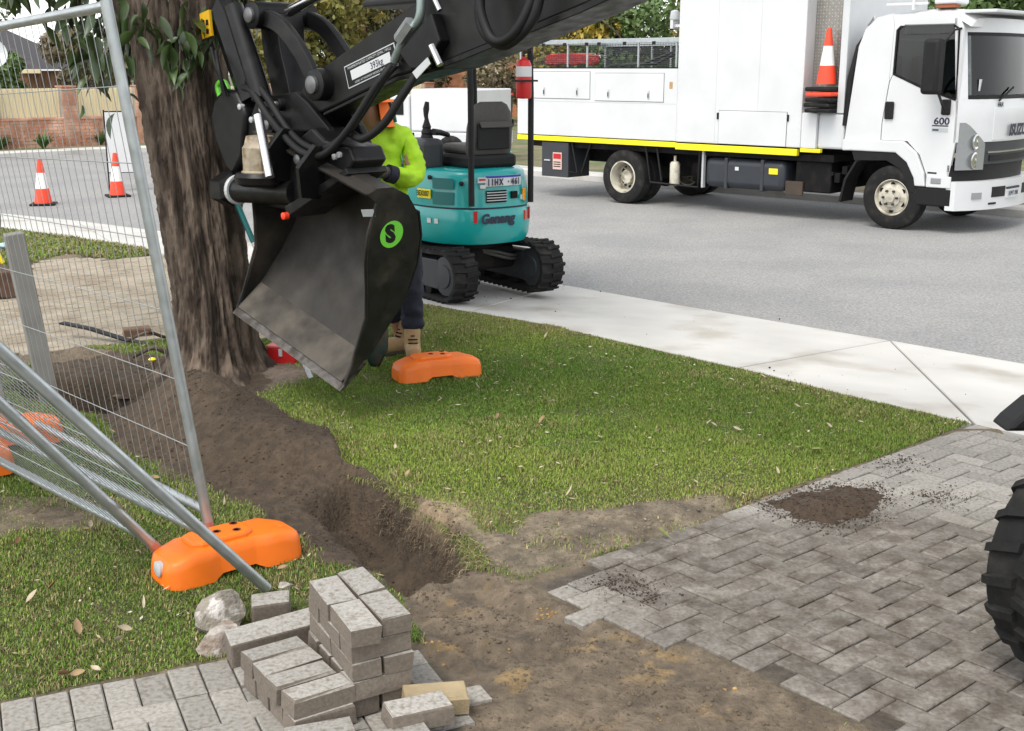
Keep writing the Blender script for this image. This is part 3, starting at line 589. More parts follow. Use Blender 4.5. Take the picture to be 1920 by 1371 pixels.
# tray cage
rail = MB(); rail.box((-6.65, .02, 2.40), (-3.44, .07, 2.47)); rail.box((-6.65, W-.07, 2.40), (-3.44, W-.02, 2.47)); rail.box((-6.65, .07, 2.41), (-6.6, W-.07, 2.46))
cg = rail.build('cage_rail', MT['steel'], TR, bev=.006)
for x in (-6.62, -5.6, -5.2, -4.2, -3.5):
    for y in (.045, W-.045): MB().cyl((x, y, 2.05), (x, y, 2.40), .018, n=8).build('cage_post', MT['steel'], TR)
mesh = MB()
for k in range(12): 
    for y in (.047, W-.047): mesh.cyl((-6.6, y, 2.07+k*.028), (-3.46, y, 2.07+k*.028), .0045, n=5)
for k in range(64):
    for y in (.05, W-.05): mesh.cyl((-6.6+k*.05, y, 2.055), (-6.6+k*.05, y, 2.395), .0025, n=4)
tag(mesh.build('cage_mesh', MT['darkgrey'], TR), kind='stuff')
for x in (-6.5, -6.1, -5.65, -5.2, -4.95, -4.45, -3.9): MB().box((x-.03, .012, 2.37), (x+.03, .02, 2.42)).build('rail_clamp', MT['blackmatt'], TR)
wk = MB(); wk.box((-3.75, .25, 2.62), (-3.44, .29, 2.66)); wk.box((-3.75, .2, 2.60), (-3.7, .34, 2.72)); wl_ = wk.build('lamp_bracket', MT['white'], TR)
wk = MB(); wk.lathe([(.07, 0), (.075, .03), (.06, .12), (.02, .14)], Matrix.Translation((-3.72, .27, 2.725))); wk.build('work_lamp', MT['decal'], TR, smooth=40)
for x0, x1, zz in ((-5.1, -3.9, 2.12), (-4.9, -3.6, 2.2)):
    MB().tube([(x0, .5, 2.08), ((x0+x1)/2, .55, 2.1), (x1, .5, zz+.15)], .02, 8).build('pole', MT['darkgrey'], TR, smooth=40)
# under-body boxes
r = B('tool_box', MT['darkgrey'], [((-6.12, .02, .33), (-5.55, .55, .88))], bev=.008)
B('box_latch', MT['decal'], [((-6.05, .0, .58), (-5.93, .018, .6))], r)
sg = B('warning_plate', MT['sign'] if 'sign' in MT else mat('faded_sign', (.6, .42, .36), .6, var=.2, scale=30), [((-5.87, .008, .45), (-5.68, .018, .72))], r)
B('warning_band', MT['red'], [((-5.855, .004, .62), (-5.695, .0075, .70))], sg)
for k in range(3): B('warning_text', MT['blackmatt'], [((-5.85, .005, .49+k*.035), (-5.70, .0075, .505+k*.035))], sg)
for P in ([(-5.5, .05, .88), (-5.38, .05, .42), (-5.58, .05, .42)], [(-5.12, .06, .88), (-5.3, .06, .42)], [(-4.02, .05, .88), (-3.92, .05, .36), (-3.05, .05, .34), (-3.03, .05, .88)], [(-3.82, .06, .88), (-3.72, .06, .40)]): MB().tube(P, .016, 6).build('side_guard', MT['blackmatt'], TR)
MB().lathe([(.001, 0), (.07, .01), (.075, .03), (.075, .33), (.06, .36), (.02, .37), (.02, .45)], Matrix.Translation((-3.52, .12, .32)), 20).build('filter_canister', MT['rim'], TR, smooth=40)
MB().tube([(-3.35, .5, .55), (-2.95, .5, .55)], .2, 24).build('air_tank', MT['chassis'], TR, smooth=40)
B('mud_flap', MT['decal'], [((-3.0, .06, .34), (-2.97, .12, .88))])
tk = B('fuel_tank', MT['tank'] if 'tank' in MT else mat('blue_black_tank', (.022, .026, .034), .45, var=.15, scale=6), [((-2.95, .06, .36), (-1.62, .62, .78))], bev=.09, seg=4, smooth=50)
B('tank_strap', MT['darkgrey'], [((-2.6, .05, .35), (-2.55, .63, .79)), ((-2.0, .05, .35), (-1.95, .63, .79))], bev=.006)
B('tank_label', MT['yellow'], [((-1.86, .048, .6), (-1.72, .058, .68))]); B('tank_label', MT['white'], [((-2.42, .05, .62), (-2.36, .058, .67))])
B('battery_box', MT['chassis'], [((-1.5, .15, .38), (-.95, .6, .8))], bev=.02); B('battery_cover', mat('brown_steel', (.05, .035, .025), .7, var=.3), [((-1.62, .1, .33), (-1.35, .14, .52))], bev=.006)
for k in range(6): B('engine_part', MT['chassis'], [((-1.3+k*.1, .12+random.random()*.2, .45+random.random()*.2), (-1.22+k*.1, .5, .6+random.random()*.2))], bev=.01)
# ---- cab
CW0, CW1 = .02, 2.2
def cabpart(name, poly, y0=CW0, y1=CW0+.05, m='white', bev=0., par=TR): return MB().prism(poly, y0, y1).build(name, MT[m], par, bev=bev)
# side in pieces round the window opening: rear panel, door lower, door front post, door top
def arch(x, z): return [(x+.52*math.cos(math.radians(a)), z+.62*math.sin(math.radians(a))) for a in range(180, -1, -12)]
for y0, y1 in ((CW0, CW0+.05), (CW1-.05, CW1)):
    cabpart('cab_rear_panel', [(-.72, 1.10), (-.21, 1.13), (-.21, 1.35), (-.15, 1.86), (-.13, 2.56), (-.16, 2.70), (-.36, 2.66), (-.52, 2.52), (-.6, 2.3)], y0, y1)
    dr = cabpart('door', [(-.198, 1.134), (.16, 1.134), (.34, .97), (.45, .72), (.47, .58), (.72, .58), (.79, 1.2), (.78, 1.66), (.74, 1.64), (.3, 1.78), (-.102, 1.948), (-.138, 1.86), (-.198, 1.35)], y0, y1)
    cabpart('window_frame', [(-.145, 1.87), (-.108, 1.953), (-.10, 2.50), (-.05, 2.55), (.66, 2.55), (.73, 2.5), (.76, 1.652), (.783, 1.665), (.77, 2.52), (.70, 2.66), (-.155, 2.69), (-.127, 2.56)], y0, y1)
    cabpart('window_trim', [(-.106, 1.955), (-.098, 2.498), (-.048, 2.548), (.658, 2.548), (.728, 2.498), (.757, 1.655), (.74, 1.66), (.705, 2.49), (.65, 2.525), (-.04, 2.525), (-.075, 2.49), (-.085, 1.965), (.3, 1.80), (.74, 1.662), (.74, 1.645), (.3, 1.782)], y0-.004, y1+.004, 'blackmatt')
    cabpart('side_window', [(-.09, 1.96), (-.08, 2.49), (-.04, 2.53), (.655, 2.53), (.71, 2.49), (.742, 1.655), (.3, 1.79)], y0+.015, y0+.025, 'tint')
cabpart('cab_back', [(-.66, 1.1), (-.6, 1.1), (-.48, 2.4), (-.54, 2.4)], CW0+.05, CW1-.05)
cabpart('cab_floor', [(-.6, 1.0), (.72, 1.0), (.72, 1.1), (-.6, 1.1)], CW0+.05, CW1-.05, 'chassis')
rf = MB(); R_ = []
for x, z0, z1 in ((-.56, 2.40, 2.46), (-.40, 2.55, 2.62), (-.2, 2.63, 2.70), (.15, 2.66, 2.74), (.5, 2.66, 2.75), (.72, 2.60, 2.72), (.86, 2.52, 2.62)):
    R_.append([Vector((x, y, z)) for y, z in ((CW0+.0, z0), (CW0+.06, z1-.06), (CW0+.2, z1), (CW1-.2, z1), (CW1-.06, z1-.06), (CW1, z0))])
rf.rings(R_); rf.build('roof', MT['white'], TR, smooth=50)
# front: rows of (x, z) at lateral stations
def fx(y, z):       # front surface: bows forward at the middle, leans back above the waist
    t = (y-1.11)/1.09; bow = .28*(1-abs(t)**2.6); lean = max(0, z-1.5)*-.10; return .79+bow+lean
def front_panel(name, y0, y1, z0, z1, m, off=0., n=14, k=6, par=TR, th=.03, smooth=45):
    mb = MB(); V = []; F = []
    for side in (0, 1):
        for i in range(n+1):
            for j in range(k+1):
                y = y0+(y1-y0)*i/n; a, b = (z0(y) if callable(z0) else z0), (z1(y) if callable(z1) else z1); z = a+(b-a)*j/k; V.append((fx(y, z)+off-side*th, y, z))
    q = (n+1)*(k+1)
    for i in range(n):
        for j in range(k):
            a = i*(k+1)+j; F.append((a, a+1, a+k+2, a+k+1)); F.append((a+q, a+k+1+q, a+k+2+q, a+1+q))
    for i in range(n):
        a = i*(k+1); F.append((a, a+k+1, a+k+1+q, a+q)); b = a+k; F.append((b, b+q, b+k+1+q, b+k+1))
    for j in range(k):
        a = j; F.append((a, a+q, a+1+q, a+1)); b = n*(k+1)+j; F.append((b, b+1, b+1+q, b+q))
    return mb.add(V, F).build(name, MT[m], par, smooth=smooth)
front_panel('front_panel', CW0, CW1, 1.14, 1.66, 'white')
front_panel('bonnet_flap', .55, 1.7, 1.16, 1.55, 'white', .008)
front_panel('a_pillar', CW0, CW0+.12, 1.66, 2.62, 'white', n=3); front_panel('a_pillar', CW1-.12, CW1, 1.66, 2.62, 'white', n=3)
front_panel('windscreen_header', CW0+.12, CW1-.12, 2.46, 2.63, 'white')
front_panel('windscreen_seal', CW0+.121, CW1-.121, 1.661, 1.71, 'blackmatt', .002); front_panel('windscreen_seal', CW0+.121, CW1-.121, 2.42, 2.459, 'blackmatt', .002)
front_panel('windscreen', CW0+.121, CW1-.121, 1.711, 2.419, 'tint', -.005, th=.006)
front_panel('grille', .42, 1.8, .86, 1.138, 'darkgrey', -.02); front_panel('grille_bar', .5, 1.72, 1.0, 1.02, 'chrome', .0, k=1); front_panel('grille_slot', .55, 1.67, .9, .97, 'blackmatt', -.005, k=1)
front_panel('lower_panel', CW0, CW1, .62, .858, 'blackmatt', -.05)
for y0, y1 in ((CW0+.03, .418), (1.803, CW1-.03)):
    h = front_panel('headlight', y0, y1, .80, (lambda y: 1.38-.9*max(0, .98-abs(y-1.11))) if y0 < 1 else (lambda y: 1.38-.9*max(0, .98-abs(y-1.11))), 'lens', .012, n=6)
    for zz, rr in ((.915, .1), (1.14, .095)):
        yc = (y0+y1)/2+.03*(1 if y0 < 1 else -1); xx = fx(yc, zz)+.012
        ml = MB(); ml.lathe([(rr, 0), (rr*1.05, .012), (rr*.85, .02), (rr*.6, .012), (.001, .03)], Matrix.Translation((xx, yc, zz)) @ Matrix.Rotation(math.pi/2, 4, 'Y'), 24); ml.build('reflector', MT['chrome'], h, smooth=40)
bm_ = front_panel('bumper', CW0-.01, CW1+.01, .30, .66, 'white', .06, th=.12)
front_panel('fog_lamp', .22, .36, .44, .52, 'lens', .072, n=2, k=1, par=bm_); front_panel('bumper_slot', .55, .85, .45, .58, 'blackmatt', .066, n=4, k=1, par=bm_); front_panel('bumper_slot', .5, .65, .36, .385, 'blackmatt', .066, n=2, k=1, par=bm_); front_panel('bumper_slot', 1.4, 1.7, .45, .58, 'blackmatt', .066, n=4, k=1, par=bm_)
npl = front_panel('number_plate', .88, 1.26, .42, .56, 'whitedull', .075, n=3, k=1, par=bm_); front_panel('plate_band', .88, 1.26, .535, .56, 'navy', .0775, n=3, k=1, par=npl)
def ftext(s, y, z, size, m, parent, **k):
    x = fx(y, z)+k.pop('dist', .02); t = (fx(y+.05, z)-fx(y-.05, z))/.1; X_ = Vector((t, 1, 0)).normalized(); Z_ = Vector((0, 0, 1))
    return text('lettering', s, size, frame(Vector((x, y, z)), X_, Z_, X_.cross(Z_)), MT[m], parent, **k)
ftext('ISUZU', 1.11, 1.27, .19, 'navy', TR, dist=.04, shear=.15, off=.010); ftext('FRR', .66, 1.59, .075, 'darkgrey', TR, dist=.012, shear=.1, off=.002)
ftext('1EMT 098', 1.07, .475, .085, 'navy', npl, dist=.079, sx=.85)
stx = lambda s, x, z, size, m='darkgrey', y=CW0-.001, **k: text('lettering', s, size, frame(Vector((x, y, z)), Vector((1, 0, 0)), Vector((0, 0, 1)), Vector((0, -1, 0))), MT[m], TR, **k)
stx('600', .59, 1.39, .12, 'navy', off=.003, sx=1.15); B('badge_bar', MT['darkgrey'], [((.47, CW0-.003, 1.33), (.68, CW0-.0005, 1.345))]); B('badge_plate', MT['decal'], [((.47, CW0-.003, 1.26), (.68, CW0-.0005, 1.31))])
B('badge_plate', MT['darkgrey'], [((.48, CW0-.0045, 1.275), (.56, CW0-.0032, 1.295))]); B('door_badge', MT['blackmatt'], [((.46, CW0-.003, .745), (.58, CW0-.0005, .765))])
B('door_handle', MT['blackmatt'], [((-.17, -.012, 1.40), (-.05, .019, 1.62))], bev=.025, seg=3)
# arch trim, step, guard
ar = MB(); outer = [(-.73, 1.12)]+[(-.70, 1.13), (.12, 1.13), (.30, 1.0), (.42, .75), (.45, .58)]; inner = [(-.73, .98), (-.6, .985), (.02, .985), (.18, .87), (.29, .68), (.31, .58)]
ar.prism(outer+inner[::-1], CW0-.03, CW0+.06); ar.build('wheel_arch', MT['white'], TR, bev=.015)
ar = MB(); inn = [(x, z) for x, z in inner]; o2 = [(-.55, .86), (-.1, .88), (.1, .78), (.2, .62), (.24, .5)]; ar.prism([inner[1]]+inner[2:]+[(.31, .5)]+o2[::-1], CW0-.01, .42); ar.build('arch_liner', MT['blackmatt'], TR)
gd = MB(); gd.strip([(-.72, .3), (-.66, .6), (-.52, .84), (-.3, .93)], .02, .35, .03); gd.build('mud_guard', MT['blackmatt'], TR, smooth=40)
B('step', MT['blackmatt'], [((.33, CW0-.012, .34), (.80, .35, .573))], bev=.02); B('side_marker', MT['lens'] if 'lens' in MT else MT['white'], [((.52, CW0-.035, .62), (.66, CW0-.001, .70))], bev=.012)
B('sill', MT['white'], [((.46, CW0-.028, .576), (.78, CW0-.001, .72))], bev=.01)
# mirror, exhaust snorkel, deflector
mr = MB(); mr.tube([(.64, CW0, 1.5), (.68, -.1, 1.5), (.68, -.22, 1.62), (.62, -.22, 1.75)], .017, 8); mr.build('mirror_arm', MT['blackmatt'], TR, smooth=40); MB().tube([(.74, CW0, 2.5), (.72, -.12, 2.48), (.66, -.2, 2.36)], .014, 8).build('mirror_arm', MT['blackmatt'], TR, smooth=40)
B('mirror_foot', MT['blackmatt'], [((.58, -.02, 1.47), (.70, CW0-.002, 1.66))], bev=.02)
B('mirror_housing', MT['blackmatt'], [((.44, -.36, 1.72), (.66, -.16, 2.38))], bev=.05, seg=3, smooth=50)
MB().tube([(-.74, .07, 1.3), (-.70, .06, 1.9), (-.62, .07, 2.3), (-.55, .09, 2.42)], [.05, .05, .045, .04], 10).build('intake_duct', MT['blackmatt'], TR, smooth=40)
MB().tube([(-.52, .1, 2.56), (-.44, .06, 2.66), (-.42, .1, 2.52)], .022, 8).build('grab_rail', MT['chrome'], TR, smooth=40)
B('roof_rack', MT['white'], [((-.3, .1, 2.80), (.25, .14, 2.83)), ((-.3, .1, 2.88), (.25, .14, 2.91)), ((.05, .09, 2.74), (.08, .2, 2.95))])
B('beacon_box', MT['white'], [((.32, .12, 2.80), (.6, .5, 3.1))], bev=.02); B('beacon_foot', mat('rust', (.25, .07, .03), .8, var=.3), [((.34, .14, 2.755), (.58, .3, 2.795))])
B('sun_visor', MT['whitedull'], [((.72, .1, 2.68), (1.12, W-.1, 2.72))], bev=.01)
B('weather_shield', MT['tint'], [((.02, CW0-.035, 2.44), (.66, CW0-.006, 2.56))], bev=.004)
# cab interior
B('dashboard', MT['blackmatt'], [((.45, .1, 1.1), (.78, 2.1, 1.66))], bev=.05); B('seat', MT['grey'], [((-.45, .2, 1.1), (-.05, .8, 1.5)), ((-.5, .2, 1.45), (-.35, .8, 2.2)), ((-.5, 1.3, 1.45), (-.35, 2.0, 2.2))], bev=.05)
st = MB(); st.tube([(.45+.05*math.sin(a), .55+.2*math.cos(a), 1.75+.17*math.sin(a)) for a in [k*math.pi/12 for k in range(24)]], .018, 8, closed=True); st.tube([(.45, .37, 1.75), (.45, .73, 1.75)], .016, 6); st.tube([(.45, .55, 1.75), (.6, .55, 1.5)], .03, 8); st.build('steering_wheel', MT['blackmatt'], TR, smooth=40)
B('permit_sticker', MT['white'], [((fx(.32, 1.8)-.012, .28, 1.76), (fx(.32, 1.8)-.006, .36, 1.9))])
for y in (.6, 1.35): wp = MB().tube([(fx(y, 1.66)+.03, y, 1.64), (fx(y+.3, 1.75)+.025, y+.35, 1.80)], .012, 6); wp.build('wiper', MT['blackmatt'], TR)
# things carried by the truck (placed in the truck's frame)
TM = Matrix.Translation(TR.location) @ Matrix.Rotation(math.radians(-43.8), 4, 'Z')
def cone(root, h=.7, b=.36, base=True):
    m = MB(); prof = lambda z: .135-(.135-.03)*z/h
    def band(name, z0, z1, mt):
        q = MB(); q.lathe([(prof(z0), z0), (prof(z1), z1)], None, 28, caps=False); q.build(name, MT[mt], root, smooth=60)
    band('cone_body', .03, h*.36, 'conered'); band('reflective_band', h*.3602, h*.70, 'conewhite'); band('cone_tip', h*.7002, h, 'conered')
    MB().lathe([(.03, h), (.024, h+.004), (.022, h-.02)], None, 20, caps=False).build('tip_ring', MT['conered'], root)
    if base: MB().box((-b/2, -b/2, 0), (b/2, b/2, .032)).build('base', MT['rubber'], root, bev=.012)

c0 = empty('traffic_cone', TM @ Vector((-1.06, .06, 1.80)), math.radians(-43.8), 'red and white cone standing in the recess of the truck body on folded black bases', 'cone'); cone(c0, .74, .36, False)
for k, (zz, nm) in enumerate(((1.462, 'lowest'), (1.53, 'second'), (1.60, 'third'), (1.67, 'fourth'), (1.735, 'topmost'))):
    o = MB().box((-.19, -.2, 0), (.19, .2, .055)).build('cone_base', MT['rubber'] if k != 3 else MT['conered'], bev=.02); o.location = TM @ Vector((-1.06+random.uniform(-.01, .02), .035, zz)); o.rotation_euler = (0, random.uniform(-.02, .02), math.radians(-43.8)+random.uniform(-.06, .06))
    tag(o, ('black rubber cone base, %s of the pile under the truck cone' if k != 3 else 'red cone base, %s of the pile under the truck cone') % nm, 'cone base', 'cone bases piled in the truck recess')
hz = MB(); P = []
for k in range(260):
    a = k*.42; P.append(TM @ Vector((-5.75+.5*math.cos(a)*(1+.1*math.sin(k*.9)), .3+.13*math.sin(a), 2.09+.17*abs(math.sin(k*.37))*(1-.2*abs(math.cos(a))) )))
hz.tube(P, .018, 6); tag(hz.build('hose_bundle', mat('red_hose', (.8, .05, .04), .5, var=.15)), 'tangled bundle of bright red hose lying in the truck tray', 'hose')

for x in (-2.05, -2.75): B('panel_seam', MT['decal'], [((x-.002, -.0135, 1.0), (x+.002, -.0121, 3.48))])
B('panel_seam', MT['decal'], [((-6.6, -.0015, 1.52), (-3.45, -.0001, 1.526))]); B('rust_mark', mat('rust_stain', (.42, .26, .12), .8, var=.3, scale=20), [((-3.58, -.0014, 1.74), (-3.52, -.0002, 1.84))], bev=.0005)
rv = MB()
for k in range(26): rv.lathe([(.008, 0), (.006, .003), (.001, .004)], frame(Vector((-3.40, -.012, 1.05+k*.09)), Vector((1, 0, 0)), Vector((0, 0, 1)), Vector((0, -1, 0))), 8)
for k in range(26): rv.lathe([(.008, 0), (.006, .003), (.001, .004)], frame(Vector((-1.39, -.012, 1.05+k*.09)), Vector((1, 0, 0)), Vector((0, 0, 1)), Vector((0, -1, 0))), 8)
tag(rv.build('rivets', MT['whitedull'], TR), kind='stuff')
# ================================================================ TEAL MINI EXCAVATOR (local: x right, y forward, z up)
EX = empty('mini_excavator', (-.425, 10.6, 0), math.radians(34.8), 'teal mini excavator with open canopy and rubber tracks standing on the footpath', 'excavator')
def EB(name, m, a, b, parent=EX, bev=0., smooth=None, seg=2, M=None): return MB().box(a, b, M).build(name, MT[m], parent, bev=bev, smooth=smooth, seg=seg)
def track(x0):
    w = .23; r = .2; L = .52
    path = [( r*math.cos(a)*0-0, 0) for a in ()]
    P = []
    for k in range(13): a = -math.pi/2-math.pi*k/12; P.append((-L+r*math.cos(a), .225+r*math.sin(a)))
    for k in range(1, 9): P.append((-L+2*L*k/9, .425-.02*math.sin(math.pi*k/9)))
    for k in range(13): a = math.pi/2-math.pi*k/12; P.append((L+r*math.cos(a), .225+r*math.sin(a)))
    for k in range(1, 9): P.append((L-2*L*k/9, .025))
    R_ = []
    n = len(P)
    for i in range(n):
        (y, z) = P[i]; (ya, za), (yb, zb) = P[i-1], P[(i+1) % n]; t = Vector((0, yb-ya, zb-za)).normalized(); nn = Vector((0, -t.z, t.y)); p = Vector((0, y, z))
        if (p+nn-Vector((0, 0 if abs(y) < L else math.copysign(L, y), .225))).length < (p-nn-Vector((0, 0 if abs(y) < L else math.copysign(L, y), .225))).length: nn = -nn
        R_.append([p+Vector((x0, 0, 0))+nn*.012, p+Vector((x0+w, 0, 0))+nn*.012, p+Vector((x0+w, 0, 0))-nn*.02, p+Vector((x0, 0, 0))-nn*.02])
    tr = MB().rings(R_, False, True).build('track', MT['rubber'], EX)
    lug = MB(); cum = [0]
    for i in range(n): cum.append(cum[-1]+math.hypot(P[(i+1) % n][0]-P[i][0], P[(i+1) % n][1]-P[i][1]))
    N_ = 44
    for k in range(N_):
        s = cum[-1]*k/N_; i = max(j for j in range(n) if cum[j] <= s); f = (s-cum[i])/(cum[i+1]-cum[i]); a = P[i]; b = P[(i+1) % n]; y = a[0]+(b[0]-a[0])*f; z = a[1]+(b[1]-a[1])*f
        t = Vector((0, b[0]-a[0], b[1]-a[1])).normalized(); nn = Vector((0, t.z, -t.y)); cc = Vector((0, max(-L, min(L, y)), .225))
        if nn.dot(Vector((0, y, z))-cc) < 0: nn = -nn
        for side in (0, 1):
            u0, u1 = ((x0-.004, x0+.12) if side == 0 else (x0+.11, x0+w+.004)); o = (.5 if side else 0)*cum[-1]/N_
            M = frame(Vector((0, y, z))+t*o+nn*.012, Vector((1, 0, 0)), t, nn); lug.add([(u0, -.018, 0), (u1, -.018+.012*(1 if side else -1), 0), (u1, .018+.012*(1 if side else -1), 0), (u0, .018, 0), (u0, -.012, .016), (u1, -.012+.012*(1 if side else -1), .016), (u1, .012+.012*(1 if side else -1), .016), (u0, .012, .016)], [(4, 5, 6, 7), (0, 1, 5, 4), (1, 2, 6, 5), (2, 3, 7, 6), (3, 0, 4, 7)], M)
    tag(lug.build('track_lugs', MT['rubber'], tr), kind='stuff')
    fr = MB().prism([(-.42, .1), (.42, .1), (.45, .2), (.4, .33), (-.4, .35), (-.45, .22)], x0+.025, x0+w-.03, axis='x').build('track_frame', MT['darkgrey'], EX, bev=.01)
    for y in (-L, L):
        q = MB(); q.lathe([(.10, -.09), (.165, -.085), (.165, .085), (.10, .09), (.095, .10), (.001, .105)], Matrix.Translation((x0+w/2, y, .225)) @ Matrix.Rotation(-math.pi/2, 4, 'Y'), 24); q.build('idler', MT['darkgrey'], EX, smooth=40)
    for y in (-.25, 0, .25): MB().cyl((x0+.03, y, .09), (x0+w-.03, y, .09), .05, n=14).build('roller', MT['chassis'], EX, smooth=40)
track(-.555); track(.325)
EB('cross_frame', 'chassis', (-.34, -.3, .2), (.34, .3, .40), bev=.03); EB('cross_beam', 'darkgrey', (-.33, -.22, .22), (.33, -.12, .36), bev=.01)
MB().lathe([(.34, .40), (.34, .47), (.3, .5)], None, 40).build('slew_ring', MT['chassis'], EX, smooth=40)
for k in range(2): MB().tube(bez([(-.05, -.25, .38), (.1, -.34, .33+.03*k), (.25, -.36, .29+.03*k), (.36, -.3, .28+.03*k)], 6), .014, 8).build('track_hose', MT['grey'], EX, smooth=40)
# house: rounded plan
def plan(sx, sr, n=40, front=.52):
    P = []
    for k in range(n+1):
        a = math.pi+math.pi*k/n; c, s = math.cos(a), math.sin(a); P.append((math.copysign(abs(c)**.72, c)*sx, s*sr*1.0))
    return P+[(sx, front), (sx*.85, front+.08), (-sx*.85, front+.08), (-sx, front)]
def loft(name, m, lv, parent=EX, smooth=42): return MB().rings([[Vector((x, y, z)) for x, y in plan(sx, sr)] for sx, sr, z in lv]).build(name, MT[m], parent, smooth=smooth)
HO = loft('counterweight', 'teal', [(.40, .5, .455), (.47, .585, .47), (.495, .615, .52), (.505, .63, .62), (.505, .63, .74), (.495, .62, .765)])
loft('seam', 'navy', [(.485, .605, .765), (.485, .605, .78)])
HU = loft('engine_cover', 'teal', [(.495, .615, .78), (.49, .605, .9), (.48, .59, 1.0), (.465, .565, 1.06), (.43, .53, 1.085), (.3, .4, 1.09)])
def rim(th, z, r):          # point on the rounded rear, th from straight back (positive = right)
    a = math.radians(-90+th); c, s = math.cos(a), math.sin(a); p = Vector((math.copysign(abs(c)**.72, c)*.5*r, s*.62*r, z)); q = math.radians(-90+th+1); p2 = Vector((math.copysign(abs(math.cos(q))**.72, math.cos(q))*.5*r, math.sin(q)*.62*r, z))
    X_ = (p2-p).normalized(); Z_ = Vector((0, 0, 1)); return p, X_, Z_, X_.cross(Z_)
def rplate(name, m, th0, th1, z0, z1, r=1.0, t=.006, parent=HU, n=6):
    V = []; k = n+1
    for rr in (r, r+t/.55):
        for i in range(k):
            p = rim(th0+(th1-th0)*i/n, 0, rr)[0]; V += [(p.x, p.y, z0), (p.x, p.y, z1)]
    F = []; o = 2*k
    for i in range(n): a = 2*i; F += [(a, a+2, a+3, a+1), (a+o, a+1+o, a+3+o, a+2+o), (a, a+o, a+2+o, a+2), (a+1, a+3, a+3+o, a+1+o)]
    F += [(0, 1, 1+o, o), (2*n, 2*n+o, 2*n+1+o, 2*n+1)]
    return MB().add(V, F).build(name, MT[m], parent, smooth=40)
def rtext(s, th, z, size, m, parent, r=1.0, dist=.012, **k):
    p, X_, Z_, N_ = rim(th, z, r); return text('lettering', s, size, frame(p+N_*dist, X_, Z_, N_), MT[m], parent, **k)
pl_ = rplate('number_plate', 'whitedull', -13, 15, .955, 1.04, .965, .02); rplate('plate_band', 'navybright' if 'navybright' in MT else 'navy', -13, 15, 1.023, 1.041, .998, .003, pl_)
for i, ch in enumerate('1IHX·461'): rtext(ch, -10.4+i*3.1, .987, .072, 'navy', pl_, .995, .014, sx=.72, off=.0035)
gr = rplate('grille', 'chassis', -12, 1, .82, .92, .985, .014)
for k in range(4): rplate('grille_bar', 'decal', -12, 1, .835+k*.022, .842+k*.022, 1.005, .008, gr)
rplate('grille', 'chassis', 4.5, 10, .845, .905, .99, .014); rplate('danger_sticker', 'amber' if 'amber' in MT else 'yellow', 18, 23, .82, .92, .99, .012); rplate('round_sticker', 'lensblue' if 'lensblue' in MT else 'decal', 14, 17, .83, .87, .99, .012)
rplate('warning_sticker', 'whitedull', -20, -12, .985, 1.03, .97, .02); rplate('warning_stripe', 'red', -19, -13, 1.005, 1.02, 1.0, .006); rplate('warning_sticker', 'whitedull', -18, -13, .94, .97, .98, .016)
for th in (-24.5, 29): rplate('reflector', 'red', th, th+3.6, .655, .755, 1.015, .01, HO)
rplate('reflector', 'conered', 19.5, 22.5, .655, .735, 1.018, .008, HO)
rtext('Genang', -3.5, .685, .112, 'navy', HO, 1.015, .008, shear=.15, off=.005, sx=.95)
# left side of the house: vents, sticker, handle recess
for z0, z1 in ((.80, .905), (.93, 1.02)): rplate('side_vent', 'tealdark', -66, -44, z0, z1, .985, .012)
b7 = rplate('yellow_sign', 'yellow', -84, -68, .845, .92, 1.0, .012)
p, X_, Z_, N_ = rim(-76, .883, 1.03); text('lettering', 'BEX007', .066, frame(p+N_*.006, X_, Z_, N_), MT['blackmatt'], b7, off=.001, sx=.75)
for th in (-72, -64): rplate('label', 'whitedull', th, th+4, .64, .68, 1.015, .006, HO)
for th, zz in ((-70, 1.02), (-36, .98)): 
    p, X_, Z_, N_ = rim(th, zz, .985); MB().lathe([(.018, -.01), (.02, .006), (.01, .01)], frame(p, X_, Z_, N_), 14).build('cover_lock', MT['blackmatt'], HU, smooth=40)
# floor, seat, controls, canopy
EB('floor_plate', 'blackmatt', (-.46, .0, 1.088), (.46, .62, 1.10)); EB('floor_skirt', 'teal', (.3, -.1, 1.08), (.47, .3, 1.2), bev=.03)
EB('seat_base', 'blackmatt', (-.2, -.42, 1.088), (.28, .1, 1.2), bev=.03)
SB = MB(); R_ = []
for z, w, d in ((1.17, .21, .05), (1.25, .225, .055), (1.42, .225, .05), (1.55, .2, .045), (1.61, .16, .035), (1.635, .11, .02)):
    R_.append([Vector((.06+w*math.copysign(abs(math.cos(a))**.5, math.cos(a)), -.3-.10*(z-1.17)+d*math.copysign(abs(math.sin(a))**.7, math.sin(a)), z)) for a in [2*math.pi*k/28 for k in range(28)]])
sb = SB.rings(R_).build('seat_back', MT['grey'], EX, smooth=50)
EB('document_pocket', 'blackmatt', (-.10, -.40, 1.24), (.22, -.375, 1.46), sb, bev=.01); MB().prism([(-.405, 1.475), (-.44, 1.43), (-.43, 1.42), (-.395, 1.465)], -.09, .23, axis='x').build('pocket_flap', MT['grey'], sb, bev=.004)
EB('seat_cushion', 'grey', (-.16, -.3, 1.2), (.28, .1, 1.28), bev=.03)
EB('control_console', 'darkgrey', (-.46, -.12, 1.06), (-.26, .22, 1.33), bev=.05, seg=3); MB().lathe([(.06, 1.32), (.045, 1.36), (.05, 1.37), (.035, 1.41), (.04, 1.42), (.025, 1.46), (.015, 1.5)], Matrix.Translation((-.33, .06, 0)), 18).build('lever_boot', MT['blackmatt'], EX, smooth=30)
MB().tube([(-.33, .06, 1.48), (-.33, .07, 1.52), (-.32, .08, 1.57), (-.31, .08, 1.63)], [.016, .02, .027, .018], 12).build('joystick', MT['blackmatt'], EX, smooth=50)
